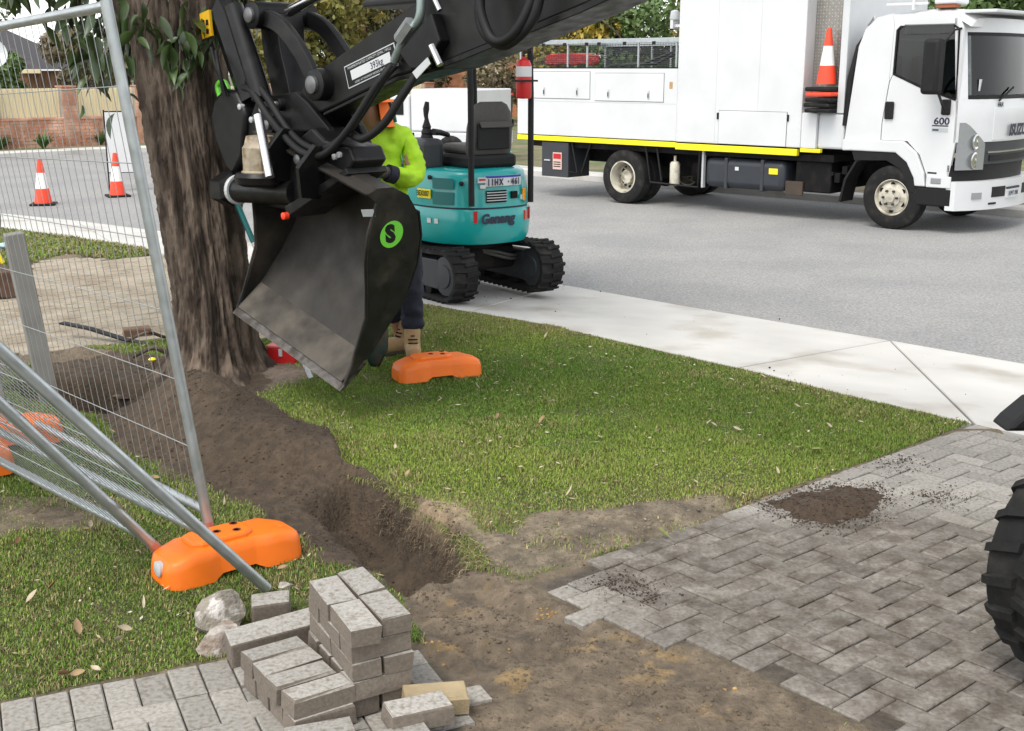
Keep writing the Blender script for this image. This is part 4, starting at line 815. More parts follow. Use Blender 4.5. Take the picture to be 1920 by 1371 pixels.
MB().tube([(-.30, .0, 1.38), (-.2, .05, 1.37), (-.1, .08, 1.345)], [.03, .026, .02], 10).build('arm_rest', MT['blackmatt'], EX, smooth=50)
for x in (-.2, -.05): MB().tube([(x, .5, 1.1), (x, .52, 1.35)], .013, 8).build('travel_lever', MT['blackmatt'], EX)
MB().tube([(-.46, .1, 1.22), (-.62, .16, 1.24), (-.7, .3, 1.23)], .014, 8).build('grab_bar', MT['blackmatt'], EX, smooth=40)
def post(x, y, x2, y2): MB().tube([(x, y, .80), (x, y, 1.7), (x2, y2, 2.42)], .026, 10).build('canopy_post', MT['blackmatt'], EX, smooth=40)
post(-.30, -.59, -.3, -.56); post(.30, -.59, .3, -.56); post(.42, .46, .34, .38)
MB().prism([(-.55, -.7), (.55, -.7), (.55, .75), (.45, .85), (-.45, .85), (-.55, .75)], 2.42, 2.48, axis='z').build('canopy_roof', MT['blackmatt'], EX, bev=.02)
fe = MB(); fe.lathe([(.001, 1.66), (.06, 1.665), (.065, 1.68), (.065, 1.93), (.05, 1.97), (.02, 1.985), (.02, 2.0)], Matrix.Translation((.205, -.62, 0)), 22); fe = fe.build('fire_extinguisher', MT['red'], EX, smooth=40)
MB().lathe([(.0655, 1.84), (.0665, 1.842), (.0665, 1.92), (.0655, 1.922)], Matrix.Translation((.205, -.62, 0)), 22, caps=False).build('extinguisher_label', MT['whitedull'], fe); MB().box((.13, -.69, 1.80), (.30, -.57, 1.815)).build('extinguisher_strap', MT['blackmatt'], fe)
MB().tube([(.205, -.62, 2.0), (.205, -.62, 2.03), (.26, -.64, 2.05), (.27, -.66, 1.98)], .013, 8).build('extinguisher_valve', MT['blackmatt'], fe, smooth=40)
# boom, dipper, bucket and blade in front
MB().prism([(.55, .65), (.75, .55), (1.0, .95), (1.45, 1.18), (1.9, 1.22), (1.92, 1.34), (1.4, 1.34), (.9, 1.12)], -.08, .08, axis='x').build('boom', MT['teal'], EX, bev=.012)
MB().prism([(1.78, 1.18), (1.98, 1.38), (2.12, 1.2), (2.06, .72), (1.96, .72)], -.06, .06, axis='x').build('dipper', MT['teal'], EX, bev=.012)
MB().cyl((0, .7, .9), (0, 1.3, 1.15), .045, n=14).build('boom_cylinder', MT['blackmatt'], EX, smooth=40)
MB().prism([(1.9, .75), (2.12, .8), (2.3, .45), (2.1, .12), (1.75, .05), (1.72, .1), (1.95, .3)], -.2, .2, axis='x').build('bucket', MT['black'], EX, bev=.01)
MB().strip([(.95, .03), (1.0, .15), (.98, .32)], -.5, .5, .03, Matrix.Rotation(math.pi/2, 4, 'Z')).build('blade', MT['black'], EX)
for x in (-.3, .3): EB('blade_arm', 'black', (x-.04, .3, .15), (x+.04, .98, .24), bev=.01)
# ================================================================ BLACK WHEELED EXCAVATOR ARM (local: x along the arm, y away, z up)
XO = Vector((-1.06, 6.8, 0)); XA = math.radians(-43.8)
XC = empty('wheeled_excavator', XO, XA, 'black wheeled excavator reaching in from the right with a tilting bucket and ribbed tyre', 'excavator')
XM = Matrix.Translation(XO) @ Matrix.Rotation(XA, 4, 'Z'); XI = XM.inverted()
def XP(name, m, poly, y0, y1, parent=XC, bev=.01, **k): return MB().prism(poly, y0, y1).build(name, MT[m], parent, bev=bev, **k)
dip = XP('dipper', 'armpaint' if 'armpaint' in MT else 'black', [(-.06, 1.76), (.02, 1.66), (.14, 1.675), (.76, 1.865), (1.13, 1.935), (1.6, 2.06), (2.0, 2.17), (2.6, 2.36), (2.75, 2.62), (2.4, 2.78), (1.6, 2.5), (1.05, 2.27), (.19, 1.925), (.0, 1.84)], -.10, .10, bev=.012)
XP('dipper_flange', 'black', [(1.12, 1.905), (2.0, 2.135), (2.6, 2.325), (2.6, 2.357), (2.0, 2.167), (1.12, 1.932)], -.125, .125, bev=.004)
XP('dipper_flange', 'black', [(.16, 1.655), (.76, 1.84), (1.12, 1.902), (1.12, 1.93), (.76, 1.862), (.16, 1.672)], -.108, .108, bev=.004)
# boom, slewing body and chassis stand outside the picture to the right
XP('boom', 'black', [(2.42, 2.45), (2.75, 2.5), (3.5, 2.85), (4.5, 2.75), (5.0, 1.6), (5.4, 1.6), (4.95, 3.1), (3.45, 3.3), (2.55, 2.85)], -.14, .14)
XP('upper_body', 'darkgrey', [(4.9, 1.1), (6.6, 1.1), (6.6, 1.9), (5.3, 1.9), (4.9, 1.5)], -.5, .8, bev=.08)
XP('chassis', 'black', [(4.75, .45), (6.9, .45), (6.9, 1.1), (4.75, 1.1)], -.4, .7, bev=.05)
# plate with rating
def xtext(s, x, z, size, m, ang, y=-.104, parent=dip, **k): X_ = Vector((math.cos(ang), 0, math.sin(ang))); Z_ = Vector((-math.sin(ang), 0, math.cos(ang))); return text('lettering', s, size, frame(Vector((x, y, z)), X_, Z_, Vector((0, -1, 0))), MT[m], parent, **k)
pa_ = math.atan2(.115, .39); ca, sa = math.cos(pa_), math.sin(pa_)
def prot(x, z, l, h, y0, y1, name, m, parent=dip, bev=0.): return MB().prism([(x+ca*a-sa*b, z+sa*a+ca*b) for a, b in ((-l/2, -h/2), (l/2, -h/2), (l/2, h/2), (-l/2, h/2))], y0, y1).build(name, MT[m], parent, bev=bev)
ctr = (.565, 1.915)
rp = prot(*ctr, .42, .118, -.104, -.1005, 'rating_plate', 'decal', bev=.001); prot(*ctr, .408, .106, -.1048, -.1042, 'plate_face', 'blackmatt', rp); prot(*ctr, .33, .05, -.1056, -.105, 'plate_window', 'whitedull', rp)
xtext('393kg', ctr[0]+.05, ctr[1]+.012, .048, 'navy', pa_, -.1062, rp, sx=.9, off=.0006, ext=.0002); xtext('MAXIMUM RATED CAPACITY (DWL / WLL)', ctr[0]-.012, ctr[1]+.038, .019, 'decal', pa_, -.1054, rp, ext=.0002); xtext('LOAD AT MAXIMUM RADIUS OR REACH', ctr[0]+.012, ctr[1]-.04, .016, 'decal', pa_, -.1054, rp, ext=.0002)
# bosses, links, cylinder
def boss(x, z, r, y0, y1, name='pin_boss', parent=XC): 
    o = MB().lathe([(r, 0), (r, abs(y1-y0)), (r*.9, abs(y1-y0)+.006)], frame(Vector((x, y1, z)), Vector((1, 0, 0)), Vector((0, 0, 1)), Vector((0, -1, 0))) , 28).build(name, MT['black'], parent, smooth=40)
    MB().lathe([(r*.55, 0), (r*.55, .02), (r*.4, .026)], frame(Vector((x, y0-.004, z)), Vector((1, 0, 0)), Vector((0, 0, 1)), Vector((0, -1, 0))), 20).build('pin', MT['steeldark'] if 'steeldark' in MT else MT['darkgrey'], o, smooth=40)
boss(.17, 1.82, .085, -.17, .17); boss(-.33, 2.19, .075, -.2, .2); boss(-.21, 1.60, .05, -.2, .2)
def curved_link(P, w, y0, y1, name='link_arm'):
    C = bez([(x, 0, z) for x, z in P], 8); A_ = []; B_ = []
    for i in range(len(C)):
        t = (C[min(i+1, len(C)-1)]-C[max(0, i-1)]).normalized(); n_ = Vector((-t.z, 0, t.x)); A_.append(C[i]+n_*w/2); B_.append(C[i]-n_*w/2)
    loop = [(p.x, p.z) for p in A_]+[(p.x, p.z) for p in reversed(B_)]; mb = MB(); n = len(A_)
    for i in range(n-1): mb.prism([(A_[i].x, A_[i].z), (A_[i+1].x, A_[i+1].z), (B_[i+1].x, B_[i+1].z), (B_[i].x, B_[i].z)], y0, y1)
    k = 2*n; V = [(p, y0, q) for p, q in loop]+[(p, y1, q) for p, q in loop]; F = [(i, (i+1) % k, (i+1) % k+k, i+k) for i in range(k)]
    for i in range(n-1): j = k-1-i; F += [(i, i+1, j-1, j), (i+k, j+k, j-1+k, i+1+k)]
    return MB().add(V, F).build(name, MT['black'], XC, bev=.008)
curved_link([(-.33, 2.19), (-.14, 2.13), (.04, 1.98), (.15, 1.83)], .095, -.165, -.125); curved_link([(-.33, 2.19), (-.14, 2.13), (.04, 1.98), (.15, 1.83)], .095, .125, .165)
curved_link([(-.33, 2.19), (-.31, 2.0), (-.25, 1.8), (-.21, 1.60)], .17, -.09, .09, 'tipping_link')
MB().cyl((-.30, -.0, 2.20), (.5, 0, 2.42), .03, n=18).build('ram_rod', MT['chrome'], XC, smooth=40); MB().cyl((.45, 0, 2.405), (1.6, 0, 2.74), .065, n=20).build('ram_barrel', MT['black'], XC, smooth=40)
# quick hitch and tilt rotator
XP('hitch_plate', 'black', [(-.42, 1.74), (-.05, 1.78), (.06, 1.72), (.22, 1.6), (.3, 1.48), (.1, 1.38), (-.5, 1.36), (-.55, 1.55)], -.13, -.09, bev=.006); XP('hitch_plate', 'black', [(-.42, 1.74), (-.05, 1.78), (.06, 1.72), (.22, 1.6), (.3, 1.48), (.1, 1.38), (-.5, 1.36), (-.55, 1.55)], .09, .13, bev=.006)
XP('hitch_core', 'black', [(-.5, 1.66), (-.1, 1.70), (.14, 1.56), (.2, 1.42), (-.48, 1.34)], -.088, .088, bev=.01)
XP('tilt_frame', 'black', [(-.88, 1.62), (-.83, 1.73), (-.72, 1.79), (-.60, 1.78), (-.5, 1.66), (-.55, 1.40), (-.66, 1.28), (-.74, 1.32), (-.84, 1.48)], -.16, .10, bev=.03, smooth=40, seg=3)
MB().tube([(-.86, -.05, 2.21), (-.80, -.05, 2.24), (-.78, -.05, 2.19), (-.54, -.05, 1.72)], [.06, .095, .1, .1], 8).build('tilt_cylinder', MT['black'], XC, smooth=30)
MB().tube([(-.50, -.2, 2.24), (-.27, -.2, 1.74)], .055, 18).build('tilt_cylinder', MT['black'], XC, smooth=40)
MB().prism([(-.90, 2.07), (-.80, 2.09), (-.815, 2.235), (-.915, 2.215)], -.16, -.145).build('warning_label', MT['amberlabel'] if 'amberlabel' in MT else MT['yellow'], XC)
for k in range(4): MB().box((-.89+.04*(k % 2), -.1625, 2.10+.05*(k//2)), (-.865+.04*(k % 2), -.1605, 2.13+.05*(k//2))).build('label_mark', MT['blackmatt'], XC)
MB().cyl((-.08, -.36, 1.66), (.06, -.40, 1.34), .026, n=16).build('tilt_rod', MT['chrome'], XC, smooth=40)
cn = MB().lathe([(.11, 1.30), (.14, 1.315), (.145, 1.35), (.13, 1.36), (.13, 1.50), (.115, 1.52), (.10, 1.57), (.06, 1.575)], Matrix.Translation((-.20, -.27, .16)) @ Matrix.Diagonal((.82, .82, .88, 1)), 10).build('rotator_housing', mat('tan_casting', (.33, .28, .2), .5, var=.25, scale=18, col2=(.13, .08, .04), s2=12, lo=.45, hi=.65), XC, smooth=20)
MB().lathe([(.14, 1.26), (.18, 1.28), (.19, 1.32), (.17, 1.345)], Matrix.Translation((-.20, -.27, .16)) @ Matrix.Diagonal((.82, .82, .88, 1)), 28).build('rotator_ring', MT['black'], XC, smooth=40)
lk = MB().lathe([(.07, -.94), (.1, -.9), (.1, -.80), (.075, -.78)], Matrix.Translation((.19, -.2, 1.215)) @ Matrix.Rotation(math.pi/2, 4, 'Y'), 6).build('lock_cap', MT['black'], XC); MB().cyl((-.60, -.2, 1.215), (.02, -.2, 1.24), .072, n=22).build('lock_cylinder', MT['black'], XC, smooth=40); MB().lathe([(.085, -.76), (.088, -.75), (.088, -.735), (.085, -.73)], Matrix.Translation((.19, -.2, 1.218)) @ Matrix.Rotation(math.pi/2, 4, 'Y'), 24).build('lock_clamp', MT['decal'], lk)
XP('rotator_base', 'black', [(-.7, 1.14), (-.12, 1.12), (.05, 1.22), (.1, 1.36), (-.6, 1.32)], -.14, .18, bev=.02)
XP('coupler_wedge', 'black', [(-.02, 1.42), (.10, 1.55), (.2, 1.60), (.3, 1.54), (.52, 1.51), (.56, 1.44), (.52, 1.40), (-.03, 1.16), (-.06, 1.28)], -.22, -.0, bev=.015); MB().prism([(-.03, 1.165), (.52, 1.405), (.54, 1.375), (-.02, 1.10)], -.25, .02).build('coupler_edge', MT['black'], XC, bev=.006)
for x in (.40, .44): MB().lathe([(.016, 0), (.016, .015), (.008, .02)], frame(Vector((x, -.22, 1.455+(x-.4)*.3)), Vector((1, 0, 0)), Vector((0, 0, 1)), Vector((0, -1, 0))), 12).build('bolt', MT['decal'], XC, smooth=40)
boss(.13, 1.43, .05, -.25, -.21); boss(-.18, 1.71, .035, -.16, -.12)
for bx_, bz_ in ((-.32, 1.46), (-.28, 1.50), (-.24, 1.45), (-.2, 1.47), (-.34, 1.68), (-.44, 1.62), (-.55, 1.69), (-.38, 1.56)): MB().lathe([(.018, 0), (.018, .03), (.01, .035)], frame(Vector((bx_, -.135, bz_)), Vector((1, 0, 0)), Vector((0, 0, 1)), Vector((0, -1, 0))), 10).build('hose_fitting', MT['decal'], XC, smooth=40)
MB().lathe([(.02, 0), (.02, .03), (.012, .035)], frame(Vector((.02, -.27, 1.12)), Vector((1, 0, 0)), Vector((0, 0, 1)), Vector((0, -1, 0))), 12).build('grease_cap', MT['conered'], XC, smooth=40)
# hoses
def hose(name, P, r=.014, m='blackmatt', n=8): return MB().tube(bez([(x, y, z) for x, y, z in P], 10), r, n).build(name, MT[m], XC, smooth=60)
hose('hydraulic_hose', [(-.46, -.16, 1.83), (-.34, -.2, 1.84), (-.18, -.22, 1.74), (.02, -.24, 1.58), (.2, -.25, 1.50), (.36, -.24, 1.50), (.55, -.22, 1.62), (.74, -.16, 1.86), (.78, -.12, 1.92)], .02)
hose('hydraulic_hose', [(-.44, -.2, 1.80), (-.3, -.24, 1.78), (-.14, -.26, 1.66), (.05, -.28, 1.54), (.22, -.29, 1.47), (.38, -.28, 1.47), (.56, -.26, 1.60), (.72, -.2, 1.82), (.77, -.14, 1.92)], .02)
hose('hydraulic_hose', [(.50, -.2, 1.58), (.66, -.24, 1.56), (.80, -.22, 1.64), (.90, -.18, 1.78), (.98, -.12, 1.92)], .022)
hose('looped_hose', [(1.50, -.16, 2.5), (1.46, -.2, 2.25), (1.50, -.22, 2.08), (1.60, -.22, 2.01), (1.70, -.22, 2.03), (1.80, -.2, 2.14), (1.82, -.16, 2.4)], .026); hose('looped_hose', [(1.54, -.18, 2.5), (1.50, -.24, 2.22), (1.56, -.25, 2.06), (1.64, -.25, 2.02), (1.74, -.24, 2.08), (1.80, -.2, 2.24), (1.80, -.16, 2.4)], .022)
hose('green_hose', [(-.82, -.1, 1.70), (-.86, -.1, 1.80), (-.80, -.1, 1.83), (-.75, -.1, 1.79), (-.72, -.1, 1.72)], .016, 'lime')
hose('small_hose', [(-.66, -.16, 1.75), (-.7, -.2, 1.9), (-.78, -.18, 2.02)], .012); hose('small_hose', [(-.6, -.22, 1.75), (-.62, -.24, 1.9), (-.7, -.2, 2.0)], .012)
# pipe fittings on the dipper
MB().prism([(.86, 1.98), (1.1, 2.16), (1.16, 2.03), (1.04, 1.90), (.94, 1.90)], -.17, -.1015).build('pipe_bracket', MT['black'], XC, bev=.008)
for P in ([(.78, -.13, 1.94), (.86, -.15, 2.02), (.92, -.16, 2.10)], [(.92, -.15, 2.08), (1.0, -.15, 2.15), (1.01, -.15, 2.3)]): MB().tube(bez(P, 6), .022, 10).build('steel_pipe', MT['steelgreen'] if 'steelgreen' in MT else MT['steel'], XC, smooth=50)
MB().cyl((.86, -.16, 2.04), (.95, -.16, 2.12), .036, n=6).build('pipe_union', MT['steel'], XC); MB().cyl((1.08, -.15, 2.26), (1.14, -.15, 2.17), .013, n=8).build('tie_bolt', MT['chrome'], XC); MB().cyl((1.10, -.17, 2.01), (1.16, -.17, 1.92), .018, n=8).build('tie_bolt', MT['chrome'], XC)
MB().prism([(.97, 1.885), (1.08, 1.955), (1.1, 1.925), (1.0, 1.855)], -.18, -.175).build('reflective_strip', MT['decal'], XC)
# ---- bucket in its own frame: x depth, y width (left to right), z height
BR = DY(645, 720, 6.3); BL = DY(446, 576, 7.05); bw = (BR-BL).normalized(); bu = (Vector((0, 0, 1))-bw*bw.z).normalized(); bdv = -bw.cross(bu); BW = (BR-BL).length
BMx = XI @ frame(BL, bdv, bw, bu)
BK = bpy.data.objects.new('bucket', None)
shell = [(.0, .0), (.15, .15), (.165, .17), (.27, .34), (.345, .50), (.38, .66), (.375, .82), (.33, .96), (.25, 1.06), (.14, 1.11), (.04, 1.11), (-.02, 1.08)]
side = [(0, 0), (.03, .1), (.085, .38), (.06, .55), (.03, .70), (.02, .86), (.05, 1.03)]+shell[:0:-1]
MT['bucket'] = mat('worn_bucket_steel', (.011, .0105, .01), .42, metal=.1, spec=.35, var=.3, scale=7, col2=(.06, .051, .04), s2=4.5, lo=.42, hi=.75, rrough=.15, bump=.1, bscale=30)
MT['bucketin'] = mat('bucket_inside', (.026, .0235, .0205), .6, metal=.1, spec=.35, var=.3, scale=4, col2=(.046, .04, .033), s2=5, lo=.4, hi=.75, rrough=.15)
bk = MB().strip(shell, .012, BW-.012, .014, BMx).build('bucket', MT['bucketin'], XC, smooth=25)
for nm, y0, y1 in (('side_plate', 0, .0115), ('side_plate', BW-.0115, BW+.006)): sp = MB().prism(side, y0, y1, BMx).build(nm, MT['bucket'], bk)
MB().prism([(-.03, -.035), (.0, -.03), (.125, .10), (.115, .125), (.0, .0)], -.004, BW+.01, BMx).build('cutting_edge', mat('worn_edge_steel', (.11, .1, .09), .45, metal=.5, var=.4, scale=25, col2=(.05, .04, .032), s2=12, lo=.45, hi=.6), bk)
MB().strip([(.30, .36), (.37, .50), (.405, .66), (.40, .82), (.355, .96)], .004, BW-.004, .01, BMx).build('wear_plate', MT['bucket'], bk)
MB().strip([(.004, -.004), (.146, .139)], .02, BW-.02, .02, BMx).build('floor_plate', mat('dusty_floor', (.085, .075, .062), .7, var=.35, scale=6, col2=(.03, .026, .021), s2=4, lo=.4, hi=.6, spec=.3), bk)
edge = MB().tube([BMx @ Vector((x, BW+.004, z)) for x, z in side[:7]], .009, 8).build('side_lip', MT['bucket'], bk, smooth=50)
MB().tube([BMx @ Vector((x, -.002, z)) for x, z in side[:7]], .009, 8).build('side_lip', MT['bucket'], bk, smooth=50)
for yy in (.32, .62): MB().prism([(.02, .9), (.08, 1.11), (.2, 1.07), (.12, 1.18), (-.05, 1.2), (-.14, 1.08), (-.1, .92)], yy, yy+.03, BMx).build('hanger', MT['black'], bk)
lg = BMx @ Matrix.Translation((.175, BW+.0065, .85)) @ Matrix.Rotation(-math.pi/2, 4, 'X')      # local z -> +y
MB().lathe([(.001, 0), (.075, .0), (.075, .0015), (.001, .0016)], lg, 36).build('round_decal', MT['lime'], bk)
LX, LZ = (XI.to_3x3() @ bdv), (XI.to_3x3() @ bu); text('lettering', 'S', .13, frame(BMx @ Vector((.175, BW+.0085, .85)), LX, LZ, LX.cross(LZ)), MT['blackmatt'], bk, off=.008, shear=-.25)
MB().prism([(-.05, 1.005), (.03, 1.0), (.05, .96), (-.03, .965)], BW+.0065, BW+.008, BMx).build('maker_plate', MT['decal'], bk)
# ---- tyre and fender at the right edge
WC = Vector((1.865, 3.5, .40)); wd = (XI @ WC)
TW = empty('wheel', wd); TW.parent = XC
WR = Matrix.Rotation(-XA+math.radians(24), 4, 'Z') @ Matrix.Rotation(math.pi/2, 4, 'X') @ Matrix.Diagonal((.97, .97, .97, 1))
MB().lathe([(.2, -.13), (.25, -.15), (.34, -.16), (.385, -.13), (.395, 0), (.385, .13), (.34, .16), (.25, .15), (.2, .13)], WR, 56, caps=False).build('tyre', MT['rubber'], TW, smooth=40)
lug = MB()
for k in range(22):
    for sgn in (-1, 1):
        a = 2*math.pi*(k+(.5 if sgn > 0 else 0))/22; L_ = []
        for (t, da, r0) in ((.0, .0, .39), (.09, .06, .388), (.15, .12, .36), (.165, .14, .32)):
            L_.append((sgn*t, a+da, r0))
        R_ = []
        for (t, aa, r0) in L_:
            ring = []
            for dr, dw_ in ((-.01, -.05), (.026, -.036), (.026, .036), (-.01, .05)): ring.append(WR @ Vector(((r0+dr*(1 if abs(t) < .16 else .5))*math.cos(aa+dw_), (r0+dr*(1 if abs(t) < .16 else .5))*math.sin(aa+dw_), t)))
            R_.append(ring)
        lug.rings(R_)
tag(lug.build('tyre_lugs', MT['rubber'], TW), kind='stuff')
MB().lathe([(.21, -.11), (.2, .02), (.12, .06), (.1, .1), (.001, .11)], WR, 32, caps=False).build('rim', MT['darkgrey'], TW, smooth=40)
MB().prism([(1.70, .685), (1.73, .72), (1.80, .785), (1.86, .805), (2.6, .83), (2.6, .69)], 3.96, 4.10, XI).build('fender', MT['blackmatt'], XC, bev=.015)
# ================================================================ TREE
TREE = empty('street_tree', (-1.93, 7.62, 0), 0, 'thick old trunk with furrowed grey brown bark beside the dug pit', 'tree')
MT['bark'] = mat('furrowed_bark', (.125, .095, .072), .95, var=.5, scale=14, col2=(.033, .022, .015), s2=10, lo=.44, hi=.58, stretch=(1, 1, .28), bump=1., bscale=22, bdist=.03, extra=None)
def trunk(name, P, R, nseg=240, ridges=.05, flare=None, parent=TREE, seed=0):
    C = bez([Vector(p) for p in P], 40); n = len(C); m = nseg; V = np.zeros((n, m, 3)); a = np.arange(m)/m*2*np.pi
    for i, c in enumerate(C):
        t = i/(n-1)*(len(R)-1); k = min(int(t), len(R)-2); r = R[k]*(1-(t-k))+R[k+1]*(t-k); h = c.z
        ca, sa = np.cos(a), np.sin(a); off = seed*13.1
        rid = fbm(ca*4.2+off, sa*4.2+h*.8+off, 1.9, 4)*1.0; fine = fbm(ca*11+off, sa*11+h*3.0, 2.4, 3); rr = r*(1+.07*fbm(ca*.9+off, sa*.9+h*.5, 1.2, 2))+ridges*(rid-np.abs(fine)*.7)
        if flare: rr = rr+flare*np.exp(-h/.13)*(.55+.9*np.clip(fbm(ca*1.7+3, sa*1.7, 1.3, 3)+.35, 0, 1))
        tt = (C[min(i+1, n-1)]-C[max(i-1, 0)]).normalized(); x = Vector((1, 0, 0)); x = (x-tt*x.dot(tt)).normalized(); y = tt.cross(x)
        V[i] = np.array(c)[None]+rr[:, None]*(ca[:, None]*np.array(x)[None]+sa[:, None]*np.array(y)[None])
    I = np.arange(n*m).reshape(n, m); J = np.roll(I, -1, 1); F = np.stack([I[:-1], J[:-1], J[1:], I[1:]], -1).reshape(-1, 4)
    return link(name, npmesh(name, V.reshape(-1, 3), F), MT['bark'], parent, smooth=180)
trunk('trunk', [(0, 0, -.12), (.0, 0, .1), (.0, 0, .5), (-.05, 0, 1.1), (-.1, 0, 1.75), (-.12, .02, 2.4), (-.14, .04, 3.0)], [.30, .255, .232, .245, .265, .30, .30], flare=.12)
trunk('limb', [(-.08, .02, 1.9), (-.25, .02, 2.2), (-.6, .1, 2.5), (-1.2, .3, 2.85), (-2.0, .5, 3.3)], [.2, .19, .16, .12, .07], 60, .02, seed=1); trunk('limb', [(-.08, .02, 1.9), (.12, 0, 2.3), (.35, .1, 2.8), (.8, .3, 3.6)], [.2, .2, .17, .09], 60, .02, seed=2)
def leaf_mesh(name, l, w, fold, curl):
    V = []; F = []; n = 7
    for i in range(n+1):
        t = i/n; ww = w*math.sin(math.pi*min(1, t*1.02))**.75*(1-.25*t); z = -curl*t*t*l; V += [(t*l, -ww/2, z+fold*ww), (t*l, 0, z), (t*l, ww/2, z+fold*ww)]
    for i in range(n): a = 3*i; F += [(a, a+3, a+4, a+1), (a+1, a+4, a+5, a+2)]
    me = bpy.data.meshes.new(name); me.from_pydata(V, [], F); me.update(); me.shade_smooth(); return me
MT['leaf'] = mat('tree_leaf', (.035, .062, .016), .38, var=.3, scale=12, rvar=.45)
LM = [leaf_mesh('leaf', .15, .065, .25, .35), leaf_mesh('leaf', .12, .055, .3, .6), leaf_mesh('leaf', .17, .06, .2, .15)]
for m_ in LM: m_.materials.append(MT['leaf'])
CR = MB(); spots = []
def twig(p, q, n, spread):
    p, q = Vector(p), Vector(q); C = bez([p, p.lerp(q, .5)+Vector((0, 0, .06)), q], 6); CR.tube(C, [.009-.006*i/(len(C)-1) for i in range(len(C))], 5)
    for k in range(n):
        c = C[random.randrange(len(C)//2, len(C))]; spots.append((c, (q-p).normalized(), spread))
T_ = [((-.05, -.28, 2.35), (.12, -.36, 1.98), 22, .16), ((.0, -.28, 2.3), (-.02, -.38, 1.86), 18, .14), ((-.2, -.28, 2.3), (-.22, -.36, 2.02), 14, .14), ((-.4, -.1, 2.5), (-.42, -.2, 2.02), 18, .18), ((-.5, 0, 2.5), (-.55, -.15, 1.9), 20, .2), ((-.7, .1, 2.6), (-.68, -.05, 2.08), 18, .2), ((-.9, .1, 2.7), (-.85, -.1, 2.2), 18, .2), ((-1.1, .2, 2.8), (-1.15, .0, 2.25), 16, .18), ((.3, .0, 2.7), (.42, -.1, 2.3), 14, .16), ((.2, -.2, 2.5), (.26, -.3, 2.16), 12, .14), ((-.6, .2, 2.6), (-.5, .1, 1.75), 16, .18), ((-.8, .2, 2.6), (-.72, .1, 1.85), 14, .2)]
for t_ in T_: twig(*t_)
crown = CR.build('crown', MT['bark'], TREE); crown['kind'] = 'stuff'
for c, d, s in spots:
    o = link('leaf', random.choice(LM), None, crown); o.location = c+Vector((random.gauss(0, s*.4), random.gauss(0, s*.4), random.gauss(0, s*.45)))
    o.rotation_euler = (random.uniform(-.8, .8), random.uniform(.1, 1.4), random.uniform(0, 6.28)); o.scale = [random.uniform(.8, 1.25)]*3
def leafcloud(name, blobs, n, size, m, parent=None, flat=.0, shape=.5):
    w = np.array([b[3]*b[4]*b[5] for b in blobs]); idx = RNG.choice(len(blobs), n, p=w/w.sum()); Bc = np.array([b[:3] for b in blobs])[idx]; Br = np.array([b[3:6] for b in blobs])[idx]
    d = RNG.normal(size=(n, 3)); d /= np.linalg.norm(d, axis=1)[:, None]; r = RNG.random(n)**(1/3.)*.55+.45*RNG.random(n)**.5; r = np.minimum(r, 1)*(1+.12*fbm(d[:, 0]*3+idx, d[:, 1]*3+d[:, 2]*2, 1.4, 3)*2)
    c = Bc+d*Br*r[:, None]; t = RNG.normal(size=(n, 3)); t /= np.linalg.norm(t, axis=1)[:, None]; u = np.cross(t, d+RNG.normal(size=(n, 3))*.7); u /= np.linalg.norm(u, axis=1)[:, None]
    s = size*RNG.uniform(.6, 1.4, n)[:, None]; V = np.stack([c-t*s, c+u*s*shape, c+t*s, c-u*s*shape], 1).reshape(-1, 3); k = np.arange(n)*4; F = np.stack([k, k+1, k+2, k+3], -1)
    return link(name, npmesh(name, V, F), m, parent)
cl2 = leafcloud('upper_foliage', [(-.4, .2, 4.0, 1.5, 1.4, .9), (-1.6, .4, 3.9, 1.0, 1.0, .7), (.9, .3, 4.2, 1.0, 1.1, .8)], 5200, .1, MT['leaf'], crown); cl2['kind'] = 'stuff'
# ================================================================ FENCES
MT['wire'] = mat('fence_wire', (.34, .36, .36), .45, metal=.6, var=.1)
def panel(name, base, up, rail, L_, H_, label, low=.16, sp=.075, rows=7, tops=True, seed=1, rleg=True, pink=True):
    # base = foot of the upright nearest the camera; up and rail unit vectors
    base, up, rail = Vector(base), Vector(up).normalized(), Vector(rail).normalized(); rail = (rail-up*rail.dot(up)).normalized()
    root = empty(name, base, 0, label, 'fence'); r = .021; nrm = up.cross(rail)
    P = lambda a, h, o=0: rail*a+up*h+nrm*o
    for a in (0, L_): 
        if a == 0 or rleg: MB().tube([P(a, -.06), P(a, H_+.02)], r, 16).build('upright', MT['steel'], root, smooth=50)
    MB().tube([P(.0, H_), P(L_, H_)], r*.9, 14).build('top_rail', MT['steel'], root, smooth=50)
    MB().tube([P(.0, low), P(L_, low)], r*.9, 14).build('bottom_rail', MT['steel'], root, smooth=50)
    if pink: MB().tube([P(0, -.062), P(0, low*.55)], r*1.02, 14).build('painted_foot', MT['pinkfoot'], root, smooth=50)
    w = MB(); n = int(L_/sp)
    for k in range(1, n): w.tube([P(L_*k/n, low, .008), P(L_*k/n, H_, .008)], .0015, 4, caps=False)
    for k in range(1, rows+1): h = low+(H_-low)*k/(rows+1); w.tube([P(0, h, .013), P(L_, h, .013)], .002, 4, caps=False)
    tag(w.build('wire_mesh', MT['wire'], root), kind='stuff')
    return root
MT['pinkfoot'] = mat('overspray_foot', (.5, .22, .16), .5, metal=.3, var=.3, scale=30)
panel('temporary_fence', (-1.205, 4.49, .10), (-.108, -.0446, .993), (-.65, .76, -.037), 2.4, 2.03, 'upright galvanised wire fence panel standing in the near orange block', low=.10, rows=6)
